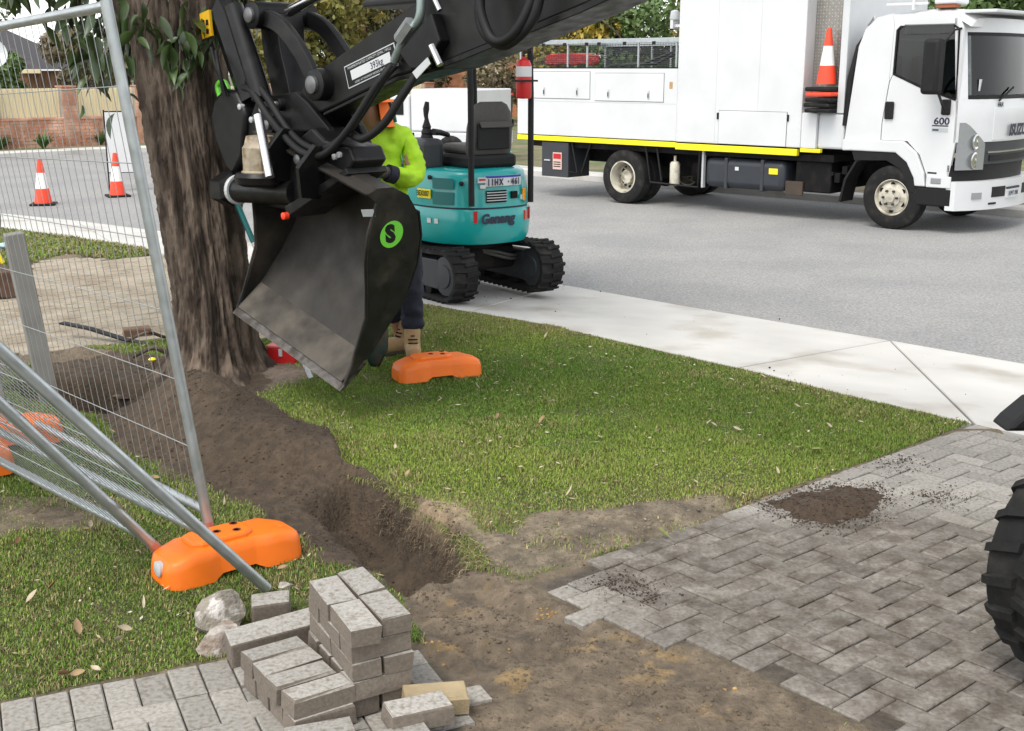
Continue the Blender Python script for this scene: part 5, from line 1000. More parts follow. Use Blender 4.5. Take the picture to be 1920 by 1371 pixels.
A = Vector((-.94, 4.11, .05)); panel('temporary_fence', A+Vector((-.0, 0, .02)), (-.45, -.458, .766), (-.712, .702, 0), 2.4, 2.0, 'galvanised fence panel leaning over with its foot beyond the orange block', low=.33, sp=.05, rows=5, pink=False)
A = Vector((-1.37, 4.37, .07)); panel('temporary_fence', A, (-.43, -.438, .79), (-.715, .699, 0), 2.4, 2.0, 'galvanised fence panel leaning low at far left, its foot behind the orange block', low=.12, sp=.05, rows=5)
MT['socketdark'] = mat('dark_orange', (.16, .05, .02), .8, var=.3)  # dark brownish orange for the socket discs
# ---- orange fence feet
def block(loc, rz, label, tilt=(0, 0), sc=1., cup=False):
    root = empty('fence_block', loc, rz, label, 'fence foot', 'orange fence feet'); root.rotation_euler = (tilt[0], tilt[1], rz); root.scale = (sc, sc, sc)
    L_, W_, H_ = .285, .115, .135; st = []
    mb = MB(); R_ = []
    xs = [-1, -.985, -.94, -.86, -.62, -.40, -.29, -.24, 0, .24, .29, .40, .62, .86, .94, .985, 1]
    for x in xs:
        ax_ = abs(x); w = W_*(1 if ax_ > .36 else .86)*(1-.38*max(0, (ax_-.8)/.2)**2); h = H_*(.80 if ax_ > .62 else .97)*(1-.16*max(0, (ax_-.86)/.14)**2); zb = .022 if ax_ < .25 else (.0 if ax_ > .29 else .012)
        if ax_ > .95: h *= 1-.25*(ax_-.95)/.05
        prof = [(-1.06, zb), (-1.03, zb+.02), (-.97, h*.62), (-.93, h*.86), (-.8, h*.97), (-.45, h), (.45, h), (.8, h*.97), (.93, h*.86), (.97, h*.62), (1.03, zb+.02), (1.06, zb)]
        R_.append([Vector((x*L_, p*w, z)) for p, z in prof])
    mb.rings(R_); b = mb.build('body', MT['orange'], root, smooth=38)
    MB().prism([(-.17, -.045), (-.13, -.07), (.05, -.07), (.09, -.045), (.09, .045), (.05, .07), (-.13, .07), (-.17, .045)], H_*.7, H_*1.12, axis='z').build('raised_pad', MT['orange'], root, bev=.012)
    MB().prism([(.12, -.03), (.24, -.03), (.24, .03), (.12, .03)], H_*.5, H_*.88, axis='z').build('raised_pad', MT['orange'], root, bev=.008)
    for x, y in ((-.04, .0), (.03, -.03), (.05, .04)): MB().lathe([(.017, 0), (.017, .002), (.012, .0015), (.012, -.0)], Matrix.Translation((x, y, H_*1.121)), 18).build('socket', MT['socketdark'], root)
    if cup: MB().lathe([(.03, 0), (.03, .018), (.022, .022)], frame(Vector((-.275, -.01, .065)), Vector((0, 1, 0)), Vector((0, 0, 1)), Vector((-1, 0, 0))), 20).build('filler_cap', MT['decal'], root, smooth=40)
    return root
block((-1.12, 4.41, .0), math.radians(39), 'orange plastic fence foot nearest the camera, with three steel tubes resting on it', cup=True)
block((-.48, 7.42, .0), math.radians(24), 'orange plastic fence foot on the lawn beside the worker\'s boot', sc=.98)
block(G(8, 834, .02), math.radians(35), 'orange fence foot behind the leaning mesh, nearer the trench', sc=1.)
block(G(-46, 868, .02), math.radians(-50), 'reddish orange fence foot behind the leaning mesh at the left frame edge')
# ================================================================ PAVER STACKS AND RUBBLE
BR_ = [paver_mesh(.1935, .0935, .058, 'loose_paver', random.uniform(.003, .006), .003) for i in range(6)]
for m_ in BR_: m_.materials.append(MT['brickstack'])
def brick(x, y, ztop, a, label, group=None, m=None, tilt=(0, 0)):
    o = link('paver', random.choice(BR_), None); o.location = (x+random.gauss(0, .002), y+random.gauss(0, .002), ztop); o.rotation_euler = (tilt[0]+random.gauss(0, .006), tilt[1]+random.gauss(0, .006), a+random.gauss(0, .015)); tag(o, label, 'paver', group)
    if m: o.material_slots[0].link = 'OBJECT'; o.material_slots[0].material = m
    return o
sa_ = math.radians(28); su = Vector((math.cos(sa_), math.sin(sa_), 0)); sv = Vector((-math.sin(sa_), math.cos(sa_), 0)); sc_ = Vector((-.487, 3.465, 0))
names = ('bottom', 'second', 'third', 'fourth', 'top')
for lay in range(5):
    sh = Vector((random.gauss(0, .006), random.gauss(0, .006), 0)); z = .062+.0605*lay
    if lay % 2 == 0:
        for i, sx in enumerate((-1, 1)):
            for j, sy in enumerate((-1, 1)):
                p = sc_+sh+su*.051*sx+sv*.101*sy+(sv*.012*sx if lay == 4 else Vector()); brick(p.x, p.y, z, sa_+math.pi/2, '%s %s grey paver of the %s layer in the tall stack' % (('left', 'right')[i], ('front', 'back')[j], names[lay]), 'pavers of the tall stack')
    else:
        for j in range(4):
            p = sc_+sh+sv*(-.1525+.1017*j); brick(p.x, p.y, z, sa_, 'grey paver of the %s layer in the tall stack, %s from the front' % (names[lay], ('first', 'second', 'third', 'fourth')[j]), 'pavers of the tall stack')
la = math.radians(34); lu = Vector((math.cos(la), math.sin(la), 0)); lv = Vector((-math.sin(la), math.cos(la), 0)); lc = Vector((-.665, 3.35, 0))
for lay in range(2):
    for j in range(4):
        p = lc+lv*(-.15+.1*j)+(lu*random.gauss(0, .004) if lay else Vector((.006, -.004, 0))); brick(p.x, p.y, .0625+.0605*lay, la, 'grey paver of the %s layer in the low stack, %s from the front' % (('bottom', 'top')[lay], ('first', 'second', 'third', 'fourth')[j]), 'pavers of the low stack')
brick(-.275, 3.195, .085, math.radians(26), 'pale grey loose paver lying in front of the tall stack', tilt=(.05, .04)); brick(-.55, 3.09, .064, math.radians(20), 'pale loose paver at the bottom edge of the picture')
brick(-.23, 3.30, .072, math.radians(10), 'sandy yellow paver propped behind the loose grey one', m=mat('sandy_brick', (.33, .26, .155), .9, var=.2, scale=14, bump=.4, bscale=200), tilt=(.12, .02))
brick(-.33, 3.08, .05, math.radians(24), 'grey paver under the loose one in front of the tall stack')
MT['rubble'] = mat('broken_concrete', (.24, .215, .18), .95, var=.35, scale=14, col2=(.55, .52, .49), s2=8, lo=.55, hi=.6, bump=.8, bscale=70, bdist=.01)
def rock(name, loc, size, label, m, cat='rubble', seed=0, rz=0., cuts=16):
    rr = random.Random(seed); bm = bmesh.new(); bmesh.ops.create_icosphere(bm, subdivisions=4, radius=1.)
    for k in range(cuts):
        d = Vector((rr.gauss(0, 1), rr.gauss(0, 1), rr.gauss(0, .8))).normalized(); h = rr.uniform(.38, .8)
        for v in bm.verts:
            t = v.co.dot(d)-h
            if t > 0: v.co -= d*t
    for v in bm.verts:
        q = v.co*3; v.co *= 1+.05*(math.sin(q.x*2.3+seed)+math.sin(q.y*2.9)+math.sin(q.z*3.1+q.x)+math.sin(q.x*7+q.y*5)+math.sin(q.z*8-q.y*6))*.45; v.co = Vector((v.co.x*size[0], v.co.y*size[1], v.co.z*size[2]))
    me = bpy.data.meshes.new(name); bm.to_mesh(me); bm.free(); o = link(name, me, m, smooth=28); o.location = loc; o.rotation_euler = (0, 0, rz); return tag(o, label, cat)
rock('rubble_lump', (-1.02, 3.86, .055), (.13, .105, .11), 'jagged lump of broken concrete with a white face next to the slab', MT['rubble'], seed=3, rz=.4)
rock('rubble_lump', (-.975, 3.70, .05), (.095, .085, .095), 'smaller white crusted lump of concrete against the grey slab', mat('lime_crust', (.45, .41, .37), .95, var=.2, scale=14, col2=(.26, .2, .155), s2=11, lo=.46, hi=.56, bump=.8, bscale=70, bdist=.01), seed=9)
rock('stone_flake', (-.81, 4.0, .10), (.045, .02, .012), 'thin stone flake lying on the edge of the small grey block', MT['rubble'], 'stone', seed=5)
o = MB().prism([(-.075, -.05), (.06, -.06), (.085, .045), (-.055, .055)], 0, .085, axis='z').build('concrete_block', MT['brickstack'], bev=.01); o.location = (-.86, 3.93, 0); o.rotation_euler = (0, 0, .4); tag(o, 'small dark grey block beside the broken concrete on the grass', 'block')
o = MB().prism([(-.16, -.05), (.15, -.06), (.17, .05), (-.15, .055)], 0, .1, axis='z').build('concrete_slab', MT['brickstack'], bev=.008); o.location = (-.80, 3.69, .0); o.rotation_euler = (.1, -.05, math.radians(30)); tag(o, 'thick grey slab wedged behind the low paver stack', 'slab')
# ================================================================ SMALL THINGS AROUND THE TREE
o = empty('concrete_post', (-2.84, 7.08, 0), 0, 'leaning pale grey square post by the pit behind the wire fence', 'post'); o.rotation_euler = (0, math.radians(-6), .5)
MB().box((-.055, -.055, -.2), (.055, .055, .97)).build('shaft', mat('grey_post', (.22, .215, .2), .9, var=.12, scale=8, bump=.3, bscale=90), o, bev=.006)
o = empty('red_case', (-1.52, 7.82, 0), math.radians(-12), 'small red metal box lying at the foot of the tree', 'box'); MB().box((-.1, -.07, 0), (.1, .07, .1)).build('case', MT['red'], o, bev=.006); MB().box((-.104, -.074, .1005), (.104, .074, .118)).build('lid', mat('faded_red', (.6, .09, .09), .5, var=.2, scale=20), o, bev=.005); MB().box((-.012, -.08, .05), (.012, -.0705, .1)).build('clasp', MT['decal'], o)
o = MB().strip([(0, 0), (.25, -.01), (.55, -.05), (.85, -.06)], -.03, .03, .012).build('edging_strip', MT['blackmatt']); o.location = G(118, 632)+Vector((0, 0, .1)); o.rotation_euler = (0, .06, math.radians(-20)); tag(o, 'bent black plastic garden edging strip above the pit', 'edging')
o = link('paver', BR_[0], None); o.location = G(257, 628)+Vector((0, 0, .055)); o.rotation_euler = (.1, 0, .4); tag(o, 'single brown paver left on the sandy drive above the pit', 'paver'); o.material_slots[0].link = 'OBJECT'; o.material_slots[0].material = mat('brown_brick', (.14, .085, .055), .9, var=.25, scale=14)
for (p, q, r, lb) in (((235, 655), (340, 640), .012, 'thin bare root sticking out above the pit'), ((250, 684), (345, 672), .016, 'pale broken root at the rim of the pit')):
    a, b = G(*p), G(*q); a.z += .05; b.z += .04; o = MB().tube(bez([a, a.lerp(b, .4)+Vector((0, 0, .05)), a.lerp(b, .7)+Vector((0, .02, 0)), b], 6), [r*(.5+.5*math.sin(2.8*i/18+.2)) for i in range(19)], 7).build('root', MT['bark'], smooth=50); tag(o, lb, 'root')
o = empty('weed_flower', G(287, 694), 0, 'single yellow weed flower at the edge of the pit', 'flower'); MB().tube([(0, 0, -.1), (.01, 0, .0), (.005, 0, .06)], .003, 5).build('stem', MT['leaf'], o); MB().lathe([(.002, .055), (.022, .065), (.026, .072), (.015, .082), (.001, .084)], None, 12).build('flower_head', MT['yellow'], o, smooth=50)
o = empty('compactor', G(-48, 560)+Vector((0, .1, 0)), .5, 'yellow plate compactor cut off by the left frame edge', 'compactor'); MB().prism([(-.34, .06), (-.3, .0), (.2, .0), (.3, .1), (.28, .13), (.18, .04), (-.28, .05)], -.2, .2).build('base_plate', mat('rusty_plate', (.12, .06, .035), .8, var=.4, scale=16), o, bev=.006); MB().cyl((.2, -.24, .12), (.2, .24, .12), .11, n=20).build('transport_wheel', mat('rusty_wheel', (.1, .055, .035), .85, var=.4, scale=20), o, smooth=40); MB().box((-.2, -.15, .12), (.12, .15, .38)).build('engine_cover', MT['yellow'], o, bev=.03); MB().tube([(-.2, -.16, .3), (-.2, -.16, .5), (.1, -.16, .52), (.2, -.16, .3)], .018, 8).build('lift_frame', MT['yellow'], o, smooth=40); MB().tube([(-.1, 0, .35), (-.5, 0, .8), (-.75, 0, .95)], .018, 8).build('handle', MT['blackmatt'], o, smooth=40)
o = rock('paper_scrap', G(4, 470)+Vector((0, 0, .05)), (.16, .1, .06), 'crumpled pale blue rag on the grass at the left edge', mat('pale_rag', (.4, .55, .62), .8, var=.2), 'rag', 4)
# tools
ha, hb = DY(520, 560, 7.4), DY(432, 352, 7.55); hd = (hb-ha).normalized(); o = empty('long_handled_tool', ha, 0, 'white and teal handled tool leaning between the tree and the bucket', 'tool'); gz = ha+hd*((.02-ha.z)/hd.z)
MB().tube([gz-ha, hd*.38], .016, 10).build('lower_handle', MT['whitedull'], o, smooth=50); MB().tube([hd*.381, hb-ha+hd*.1], .0175, 10).build('upper_grip', MT['tealdark'], o, smooth=50)
# ================================================================ FALLEN LEAVES
FL = [leaf_mesh('fallen_leaf', .075, .04, .35, -.5), leaf_mesh('fallen_leaf', .06, .038, .5, -.9), leaf_mesh('fallen_leaf', .085, .022, .4, -.7)]
FM = [mat('dry_leaf_tan', (.3, .2, .11), .8, var=.3, scale=30), mat('dry_leaf_pale', (.42, .35, .25), .8, var=.25, scale=30), mat('dry_leaf_brown', (.16, .075, .035), .8, var=.3, scale=30), mat('olive_leaf', (.17, .19, .06), .7, var=.3, scale=30)]
FLX = []
for m_ in FM:
    for f in FL: c = f.copy(); c.materials.append(m_); FLX.append(c)
def fl(u, v, k=None, s=1.):
    p = G(u, v); z, m = terrain(np.array([p.x]), np.array([p.y])); zz = float(z[0]) if float(m['d_dr'][0]) < 0 and float(m['d_pl'][0]) < 0 else .004
    o = link('fallen_leaf', random.choice(FLX) if k is None else FLX[k], None); o.location = (p.x, p.y, zz+(.018 if zz < .003 or float(m['d_dr'][0]) < 0 else .0)+.006); o.rotation_euler = (random.gauss(0, .3), random.gauss(0, .25), random.uniform(0, 6.28)); o.scale = [s*random.uniform(.42, .72)]*3; o.rotation_euler.x += random.uniform(-.5, .5)
    return o
MAINL = [(855, 820, 2), (1010, 802, 1), (1028, 688, 4), (940, 905, 0), (882, 806, 4), (930, 793, 1), (740, 853, 4), (1140, 855, 0), (1325, 803, 3), (1345, 808, 3), (1085, 875, 1), (1230, 820, 4), (965, 880, 0), (1060, 940, 5), (1190, 715, 4), (1300, 735, 5), (1180, 770, 3), (1005, 915, 5), (800, 735, 4), (690, 720, 4), (605, 750, 5), (640, 790, 4), (1430, 735, 4), (1500, 770, 5), (1700, 790, 5), (1620, 800, 4), (1560, 810, 3), (1240, 905, 5), (1400, 880, 4), (760, 905, 0), (900, 735, 4), (1110, 680, 5), (1020, 640, 4), (940, 620, 5), (1460, 900, 3), (1390, 815, 4)]
for u, v, k in MAINL: tag(fl(u, v, k), 'dry fallen leaf lying on the lawn between trench and footpath', 'leaf', 'fallen leaves on the main lawn')
for u, v, k, s in [(150, 1200, 0, 2.), (50, 1140, 3, 1.3), (10, 1228, 3, 1.2), (90, 1115, 6, 1.4), (20, 1110, 6, 1.2), (60, 975, 4, 1.5), (215, 1210, 4, 1.3), (250, 1190, 4, 1.), (200, 1150, 5, 1.3), (110, 1275, 6, 1.3), (130, 1278, 0, 1.3), (170, 1000, 4, 1.), (270, 1150, 5, 1.), (30, 1030, 6, 1.), (230, 885, 2, 1.4), (300, 905, 0, 1.), (310, 910, 2, 1.), (420, 955, 5, 1.), (520, 1075, 0, 1.), (190, 1270, 3, 1.)]: tag(fl(u, v, k, s), 'dry fallen leaf on the grass to the left of the trench', 'leaf', 'fallen leaves on the left grass')
for u, v, k, s in [(1255, 1012, 9, 1.3), (1520, 850, 9, 1.4), (1490, 845, 11, 1.2)]: tag(fl(u, v, k, s), 'limp green leaf dropped along the driveway edge', 'leaf', 'green leaves along the driveway edge')
lit = scatter(2600, -3, 2.7, 3., 9.5, lambda x, y, m: grass_w(x, y, m)*.9+.12*m['fr'])
n = len(lit); a = RNG.uniform(0, 6.28, n); L2 = RNG.uniform(.006, .022, n); w2 = RNG.uniform(.002, .006, n); up = np.stack([0*a, 0*a, RNG.uniform(.012, .03, n)], -1); d = np.stack([np.cos(a), np.sin(a), RNG.normal(0, .2, n)], -1)*L2[:, None]; e = np.stack([-np.sin(a), np.cos(a), RNG.normal(0, .3, n)], -1)*w2[:, None]
V = np.stack([lit+up-d, lit+up+e, lit+up+d, lit+up-e], 1).reshape(-1, 3); k = np.arange(n)*4; cc = np.array([(.4, .33, .23), (.5, .45, .35), (.2, .11, .06), (.28, .23, .11)])[RNG.integers(0, 4, n)]
tag(link('leaf_litter', npmesh('leaf_litter', V, np.stack([k, k+1, k+2, k+3], -1), np.repeat(cc, 4, 0)), MT['grass']), 'small scraps of dry leaf and bark littering the lawn', 'leaf litter', kind='stuff')
# ================================================================ WORKER
def skin(name, J, E, m, parent=None, root=0, sub=2, crease=None):
    me = bpy.data.meshes.new(name); me.from_pydata([j[:3] for j in J], E, []); o = link(name, me, m, parent); bm = bmesh.new(); bm.from_mesh(me); bm.verts.layers.skin.verify(); bm.to_mesh(me); bm.free()
    for i, j in enumerate(J):
        sv_ = me.skin_vertices[0].data[i]; sv_.radius = (j[3], j[4] if len(j) > 4 else j[3]); sv_.use_root = (i == root)
    md = o.modifiers.new('skin', 'SKIN'); md.use_smooth_shade = True; sb_ = o.modifiers.new('sub', 'SUBSURF'); sb_.levels = sb_.render_levels = sub
    if crease:
        tx = bpy.data.textures.new(name+'_folds', 'CLOUDS'); tx.noise_scale = crease[0]; tx.noise_depth = 2; dm = o.modifiers.new('folds', 'DISPLACE'); dm.texture = tx; dm.strength = crease[1]; dm.texture_coords = 'LOCAL'
    return o
MT['skin'] = mat('skin', (.32, .17, .11), .55, var=.08)
MT['hivis'] = mat('hi_vis_jacket', (.33, .58, .012), .75, var=.1, scale=7, bump=.5, bscale=9, bdist=.03)
MT['navycloth'] = mat('navy_trousers', (.008, .011, .022), .85, var=.3, scale=14, bump=.5, bscale=12, bdist=.02)
MT['boot'] = mat('tan_boot', (.36, .24, .12), .75, var=.2, scale=22, bump=.3, bscale=50); MT['orangecloth'] = mat('orange_cloth', (.85, .16, .01), .7, var=.1, scale=9, bump=.3, bscale=12, bdist=.02)
px0 = Vector((-.79, 7.95, 0))
J = [(-0.004, 0, .97, .13, .1), (-0.037, -.01, 1.15, .12, .09), (-0.085, -.04, 1.38, .14, .1), (-0.095, -.08, 1.52, .06), (-0.125, -.15, 1.64, .075, .085), (-0.135, -.18, 1.74, .07, .08),
     (0.095, -.03, 1.46, .055), (0.164, -.12, 1.22, .045), (-0.040, -.30, 1.27, .035), (-0.265, -.06, 1.45, .055), (-0.271, -.2, 1.22, .045), (-0.120, -.36, 1.27, .035),
     (0.090, 0, .9, .09), (0.120, -.06, .5, .06), (0.120, -.05, .1, .042), (0.130, -.2, .04, .035), (-0.100, .02, .9, .09), (-0.060, .06, .5, .06), (0.020, .16, .1, .042), (-0.010, .03, .04, .035)]
E_ = [(0, 1), (1, 2), (2, 3), (3, 4), (4, 5), (2, 6), (6, 7), (7, 8), (2, 9), (9, 10), (10, 11), (0, 12), (12, 13), (13, 14), (14, 15), (0, 16), (16, 17), (17, 18), (18, 19)]
PS = skin('person', J, E_, MT['skin']); PS.location = px0; tag(PS, 'worker in a lime high visibility top, navy trousers and tan boots standing behind the bucket', 'person')
jk = [(-0.009, 0, 1.0, .175, .135), (-0.036, -.01, 1.14, .17, .13), (-0.073, -.03, 1.34, .175, .125), (-0.085, -.05, 1.46, .13, .1), (-0.095, -.09, 1.555, .075, .07), (0.100, -.03, 1.46, .078), (0.152, -.07, 1.34, .075), (0.177, -.12, 1.205, .078), (0.077, -.22, 1.23, .066), (0.002, -.28, 1.26, .052), (-0.270, -.06, 1.45, .078), (-0.306, -.13, 1.33, .072), (-0.274, -.22, 1.21, .074), (-0.186, -.32, 1.25, .055), (0.000, 0, .93, .17, .13)]
skin('jacket', jk, [(14, 0), (0, 1), (1, 2), (2, 3), (3, 4), (3, 5), (5, 6), (6, 7), (7, 8), (8, 9), (3, 10), (10, 11), (11, 12), (12, 13)], MT['hivis'], PS, sub=3, crease=(.07, .045))
skin('trousers', [(0, 0, 1.02, .15, .12), (.09, 0, .86, .105), (.12, -.05, .5, .085), (.12, -.04, .26, .08), (.125, -.05, .17, .078), (-.1, .02, .86, .105), (-.06, .06, .5, .085), (.01, .13, .2, .075)], [(0, 1), (1, 2), (2, 3), (3, 4), (0, 5), (5, 6), (6, 7)], MT['navycloth'], PS, sub=3, crease=(.06, .035))
for P in ([(0.001, -.285, 1.262), (0.045, -.25, 1.245)], [(-0.186, -.32, 1.25), (-0.204, -.30, 1.24)]): MB().tube([P[0], P[1]], .057, 16).build('cuff', MT['navycloth'], PS, smooth=50)
def glove(base, d, up, side):
    base, d, up = Vector(base), Vector(d).normalized(), Vector(up).normalized(); s_ = d.cross(up)*side; mb = MB()
    mb.tube([base-d*.03, base, base+d*.05, base+d*.085], [.036, .04, .043, .036], 12)
    for k, L in enumerate((.07, .08, .075, .06)):
        o_ = s_*(.03-.02*k); p = base+d*.08+o_; mb.tube([p-d*.02, p+d*L*.5, p+d*L*.75-up*L*.35, p+d*L*.6-up*L*.75], [.0115, .011, .0105, .008], 8)
    p = base+d*.02+s_*.038; mb.tube([p, p+s_*.025+d*.025-up*.01, p+s_*.02+d*.055-up*.03], [.014, .012, .009], 8)
    mb.build('glove', mat('grey_glove', (.06, .055, .05), .8, var=.3, scale=20), PS, smooth=60)
glove((-.02, -.30, 1.268), (-.8, -.55, .12), (-.1, .1, 1), 1); glove((-.175, -.335, 1.255), (.75, -.6, .05), (.1, .1, 1), -1)
def boot(p, a):
    r = empty('boot', p, a); r.parent = PS; R_ = []
    for x, w, z0, z1 in ((-.13, .03, .02, .07), (-.12, .042, .0, .1), (-.06, .05, 0, .1), (.0, .052, 0, .10), (.06, .048, 0, .115), (.11, .042, 0, .13), (.15, .03, .01, .13)):
        R_.append([Vector((w*math.copysign(abs(math.cos(t))**.7, math.cos(t)), x, (z0+z1)/2+.018+(z1-z0)/2*math.copysign(abs(math.sin(t))**.7, math.sin(t)))) for t in [2*math.pi*k/20 for k in range(20)]])
    MB().rings(R_).build('upper', MT['boot'], r, smooth=60)
    MB().tube([(0, .075, .07), (0, .07, .14), (0, .075, .21)], [.056, .053, .058], 18).build('ankle', MT['boot'], r, smooth=60)
    MB().prism([(-.04, -.13), (.0, -.145), (.04, -.13), (.055, -.04), (.05, .06), (.045, .14), (-.045, .14), (-.05, .06), (-.055, -.04)], 0, .025, axis='z').build('sole', mat('boot_sole', (.05, .04, .03), .8, var=.2), r, bev=.004)
    for k in range(5): z = .10+.022*k; y = -.02+.012*k; MB().tube([(-.03, y+.02, z), (0, y-.005, z+.006), (.03, y+.02, z)], .0045, 6).build('lace', MT['chassis'], r)
boot((.13, -.14, 0), .15); boot((.0, .08, 0), -.9)
hat = MB().lathe([(.175, 1.70), (.17, 1.712), (.115, 1.72), (.112, 1.77), (.095, 1.82), (.05, 1.85), (.001, 1.856)], Matrix.Translation((-.13, -.16, 0)), 28, caps=False).build('safety_hat', MT['orangecloth'], PS, smooth=50)
nf = MB(); R_ = []
for z, r in ((1.72, .118), (1.66, .13), (1.6, .145), (1.545, .16)): R_.append([Vector((-.12+r*math.cos(t), -.12+r*math.sin(t)*.95, z)) for t in [math.radians(-55+k*250/24) for k in range(25)]]+[Vector((-.12+(r-.006)*math.cos(t), -.12+(r-.006)*math.sin(t)*.95, z)) for t in [math.radians(195-k*250/24) for k in range(25)]])
nf.rings(R_).build('neck_flap', MT['orangecloth'], PS, smooth=50)
MB().tube([(0.000, -.16, 1.73), (0.025, -.1, 1.66), (0.040, -.08, 1.57)], .012, 8).build('earmuff_strap', MT['tealdark'], PS, smooth=50)
MB().tube([(-0.115, -.16, 1.5), (-0.101, -.165, 1.3), (-0.049, -.15, 1.05)], .006, 6).build('zip', MT['chassis'], PS); MB().tube(bez([(-0.195, -.13, 1.46), (-0.175, -.17, 1.40), (-0.146, -.19, 1.25)], 6), .006, 6).build('radio_cord', MT['chassis'], PS)
# shovel
sb0 = G(706, 690); SH = empty('shovel', sb0, 0, 'shovel with dark green blade standing upright on the lawn beside the worker', 'shovel'); top = Vector((-.84, 7.62, 1.30))-sb0; sdv = top.normalized(); sx_ = Vector((.8, .3, 0)).normalized(); sn = sdv.cross(sx_)
V = []; F = []
for i in range(9):
    t = i/8; w = .085*min(1, .35+t*1.6)*(1 if t < .9 else .92); 
    for j in range(7): q = (j/6-.5)*2; V.append(tuple(sdv*(t*.27)+sx_*w*q+sn*(.03*q*q)))
for i in range(8):
    for j in range(6): a = i*7+j; F.append((a, a+1, a+8, a+7))
bl = MB().add(V, F).build('blade', mat('green_blade', (.01, .03, .022), .55, var=.4, scale=20, col2=(.04, .03, .02), s2=12), SH, smooth=60); sl_ = bl.modifiers.new('thick', 'SOLIDIFY'); sl_.thickness = .004
MB().tube([sdv*.24, sdv*.42], [.022, .018], 10).build('socket', MT['black'], SH, smooth=50); MB().tube([sdv*.40, top], .016, 10).build('handle', mat('fibre_handle', (.05, .16, .14), .5, var=.1), SH, smooth=50)
# ================================================================ FAR SIDE OF THE STREET
MT['brick'] = mat('red_brick', (.36, .17, .105), .9, var=.35, scale=2.6, rvar=.2, col2=(.5, .3, .21), s2=1.9, lo=.45, hi=.6); MT['mortar'] = mat('mortar', (.36, .31, .26), .95, var=.1); MT['cream'] = mat('cream_sheet', (.66, .57, .37), .6, var=.05, scale=2)
wa = Vector((-15.6, 26.5, 0)); wdv = Vector((1, 1, 0)).normalized(); wrz = math.pi/4
WL = empty('boundary_wall', wa, wrz, 'low red brick wall with brick piers and cream sheet infill across the road', 'wall'); WLEN = 18.5
MB().box((0, .015, -.1), (WLEN, .215, .66)).build('wall_core', MT['mortar'], WL)
bw_ = MB()
for r in range(8):
    x = -.12*(r % 2)
    while x < WLEN:
        x1 = min(x+.23, WLEN); bw_.box((max(0, x)+random.uniform(0, .004), random.uniform(-.006, .006), .005+r*.083), (x1, .1, .076+r*.083)); x += .242
tag(bw_.build('bricks', MT['brick'], WL), kind='stuff'); MB().box((-.01, -.02, .662), (WLEN, .24, .72)).build('coping', MT['brick'], WL, bev=.01)
k = 0; x = .1
while x < WLEN:
    MB().box((x, -.06, -.1), (x+.35, .29, 1.46)).build('pier', MT['mortar'], WL); pb = MB()
    for r in range(17):
        for j in range(2): o_ = .12*(r % 2); pb.box((x-.008+(0 if j == 0 else .175-o_*.4), -.068-random.uniform(0, .004), .005+r*.086), (x+(.163-o_*.4 if j == 0 else .358), .0, .078+r*.086))
    tag(pb.build('pier_bricks', MT['brick'], WL), kind='stuff'); MB().box((x-.02, -.09, 1.461), (x+.37, .31, 1.50)).build('pier_cap', MT['brick'], WL, bev=.008)
    if x+2.2 < WLEN:
        P = []; n = 22
        for i in range(n+1):
            for (du, dv) in ((0, 0), (.35, .0), (.42, .022), (.58, .022), (.65, 0)): P.append((x+.36+(1.62*(i+du)/n), .1-dv)) if i < n else None
        V = [(p, q, .73) for p, q in P]+[(p, q, 1.44) for p, q in P]; m_ = len(P); MB().add(V, [(i, i+1, i+1+m_, i+m_) for i in range(m_-1)]).build('infill_panel', MT['cream'], WL)
    x += 2.0; k += 1
# house behind, left
HS = empty('house', (-16.6, 36.5, -.3), math.radians(8), 'brick house with dark tiled roof behind the boundary wall', 'house'); MB().box((-7, 0, 0), (2.2, 7, 2.15)).build('wall', MT['brick'], HS)
rf_ = MB(); rf_.add([(-7.5, -.5, 2.2), (2.7, -.5, 2.2), (2.7, 7.5, 2.2), (-7.5, 7.5, 2.2), (-4, 3.5, 4.1), (-.6, 3.5, 4.1)], [(0, 1, 5, 4), (1, 2, 5), (2, 3, 4, 5), (3, 0, 4), (3, 2, 1, 0)]); rf_.build('roof', mat('dark_tiles', (.055, .05, .055), .85, var=.25, scale=5, bump=.5, bscale=6, bdist=.05), HS); MB().box((-7.5, -.62, 2.08), (2.7, -.505, 2.2)).build('gutter', MT['cream'], HS, bev=.01); MB().box((-1.5, -.02, .6), (-.1, -.001, 1.7)).build('window', MT['glass'], HS)
DS = empty('satellite_dish', (-13.25, 31.6, 0), .6, 'pale satellite dish on a thin pole above the boundary wall', 'satellite dish'); MB().tube([(0, 0, 0), (0, 0, 2.0), (-.1, -.05, 2.2)], .025, 8).build('pole', MT['whitedull'], DS); MB().lathe([(.001, .0), (.2, .03), (.36, .1), (.42, .15)], Matrix.Translation((-.1, -.1, 2.25)) @ Matrix.Rotation(math.radians(65), 4, 'X'), 28, caps=False).build('dish', MT['decal'], DS, smooth=60); MB().tube([(-.1, -.15, 2.1), (-.1, -.55, 2.35)], .012, 6).build('feed_arm', MT['whitedull'], DS)
# brick house further along
H2 = empty('brick_house', (-2.6, 48, -.2), math.radians(-15), 'orange brick house glimpsed behind the bare shrub', 'house'); MB().box((-4, 0, 0), (3.0, 6, 3.6)).build('wall', mat('orange_brick', (.36, .16, .08), .9, var=.45, scale=5), H2); MB().add([(-4.5, -.5, 3.6), (3.5, -.5, 3.6), (3.5, 6.5, 3.6), (-4.5, 6.5, 3.6), (-2, 3, 5.5), (1.2, 3, 5.5)], [(0, 1, 5, 4), (1, 2, 5), (2, 3, 4, 5), (3, 0, 4), (3, 2, 1, 0)]).build('roof', MT['bark'], H2); MB().box((1.0, -.03, 1.0), (2.2, -.001, 2.6)).build('window', MT['cream'], H2)
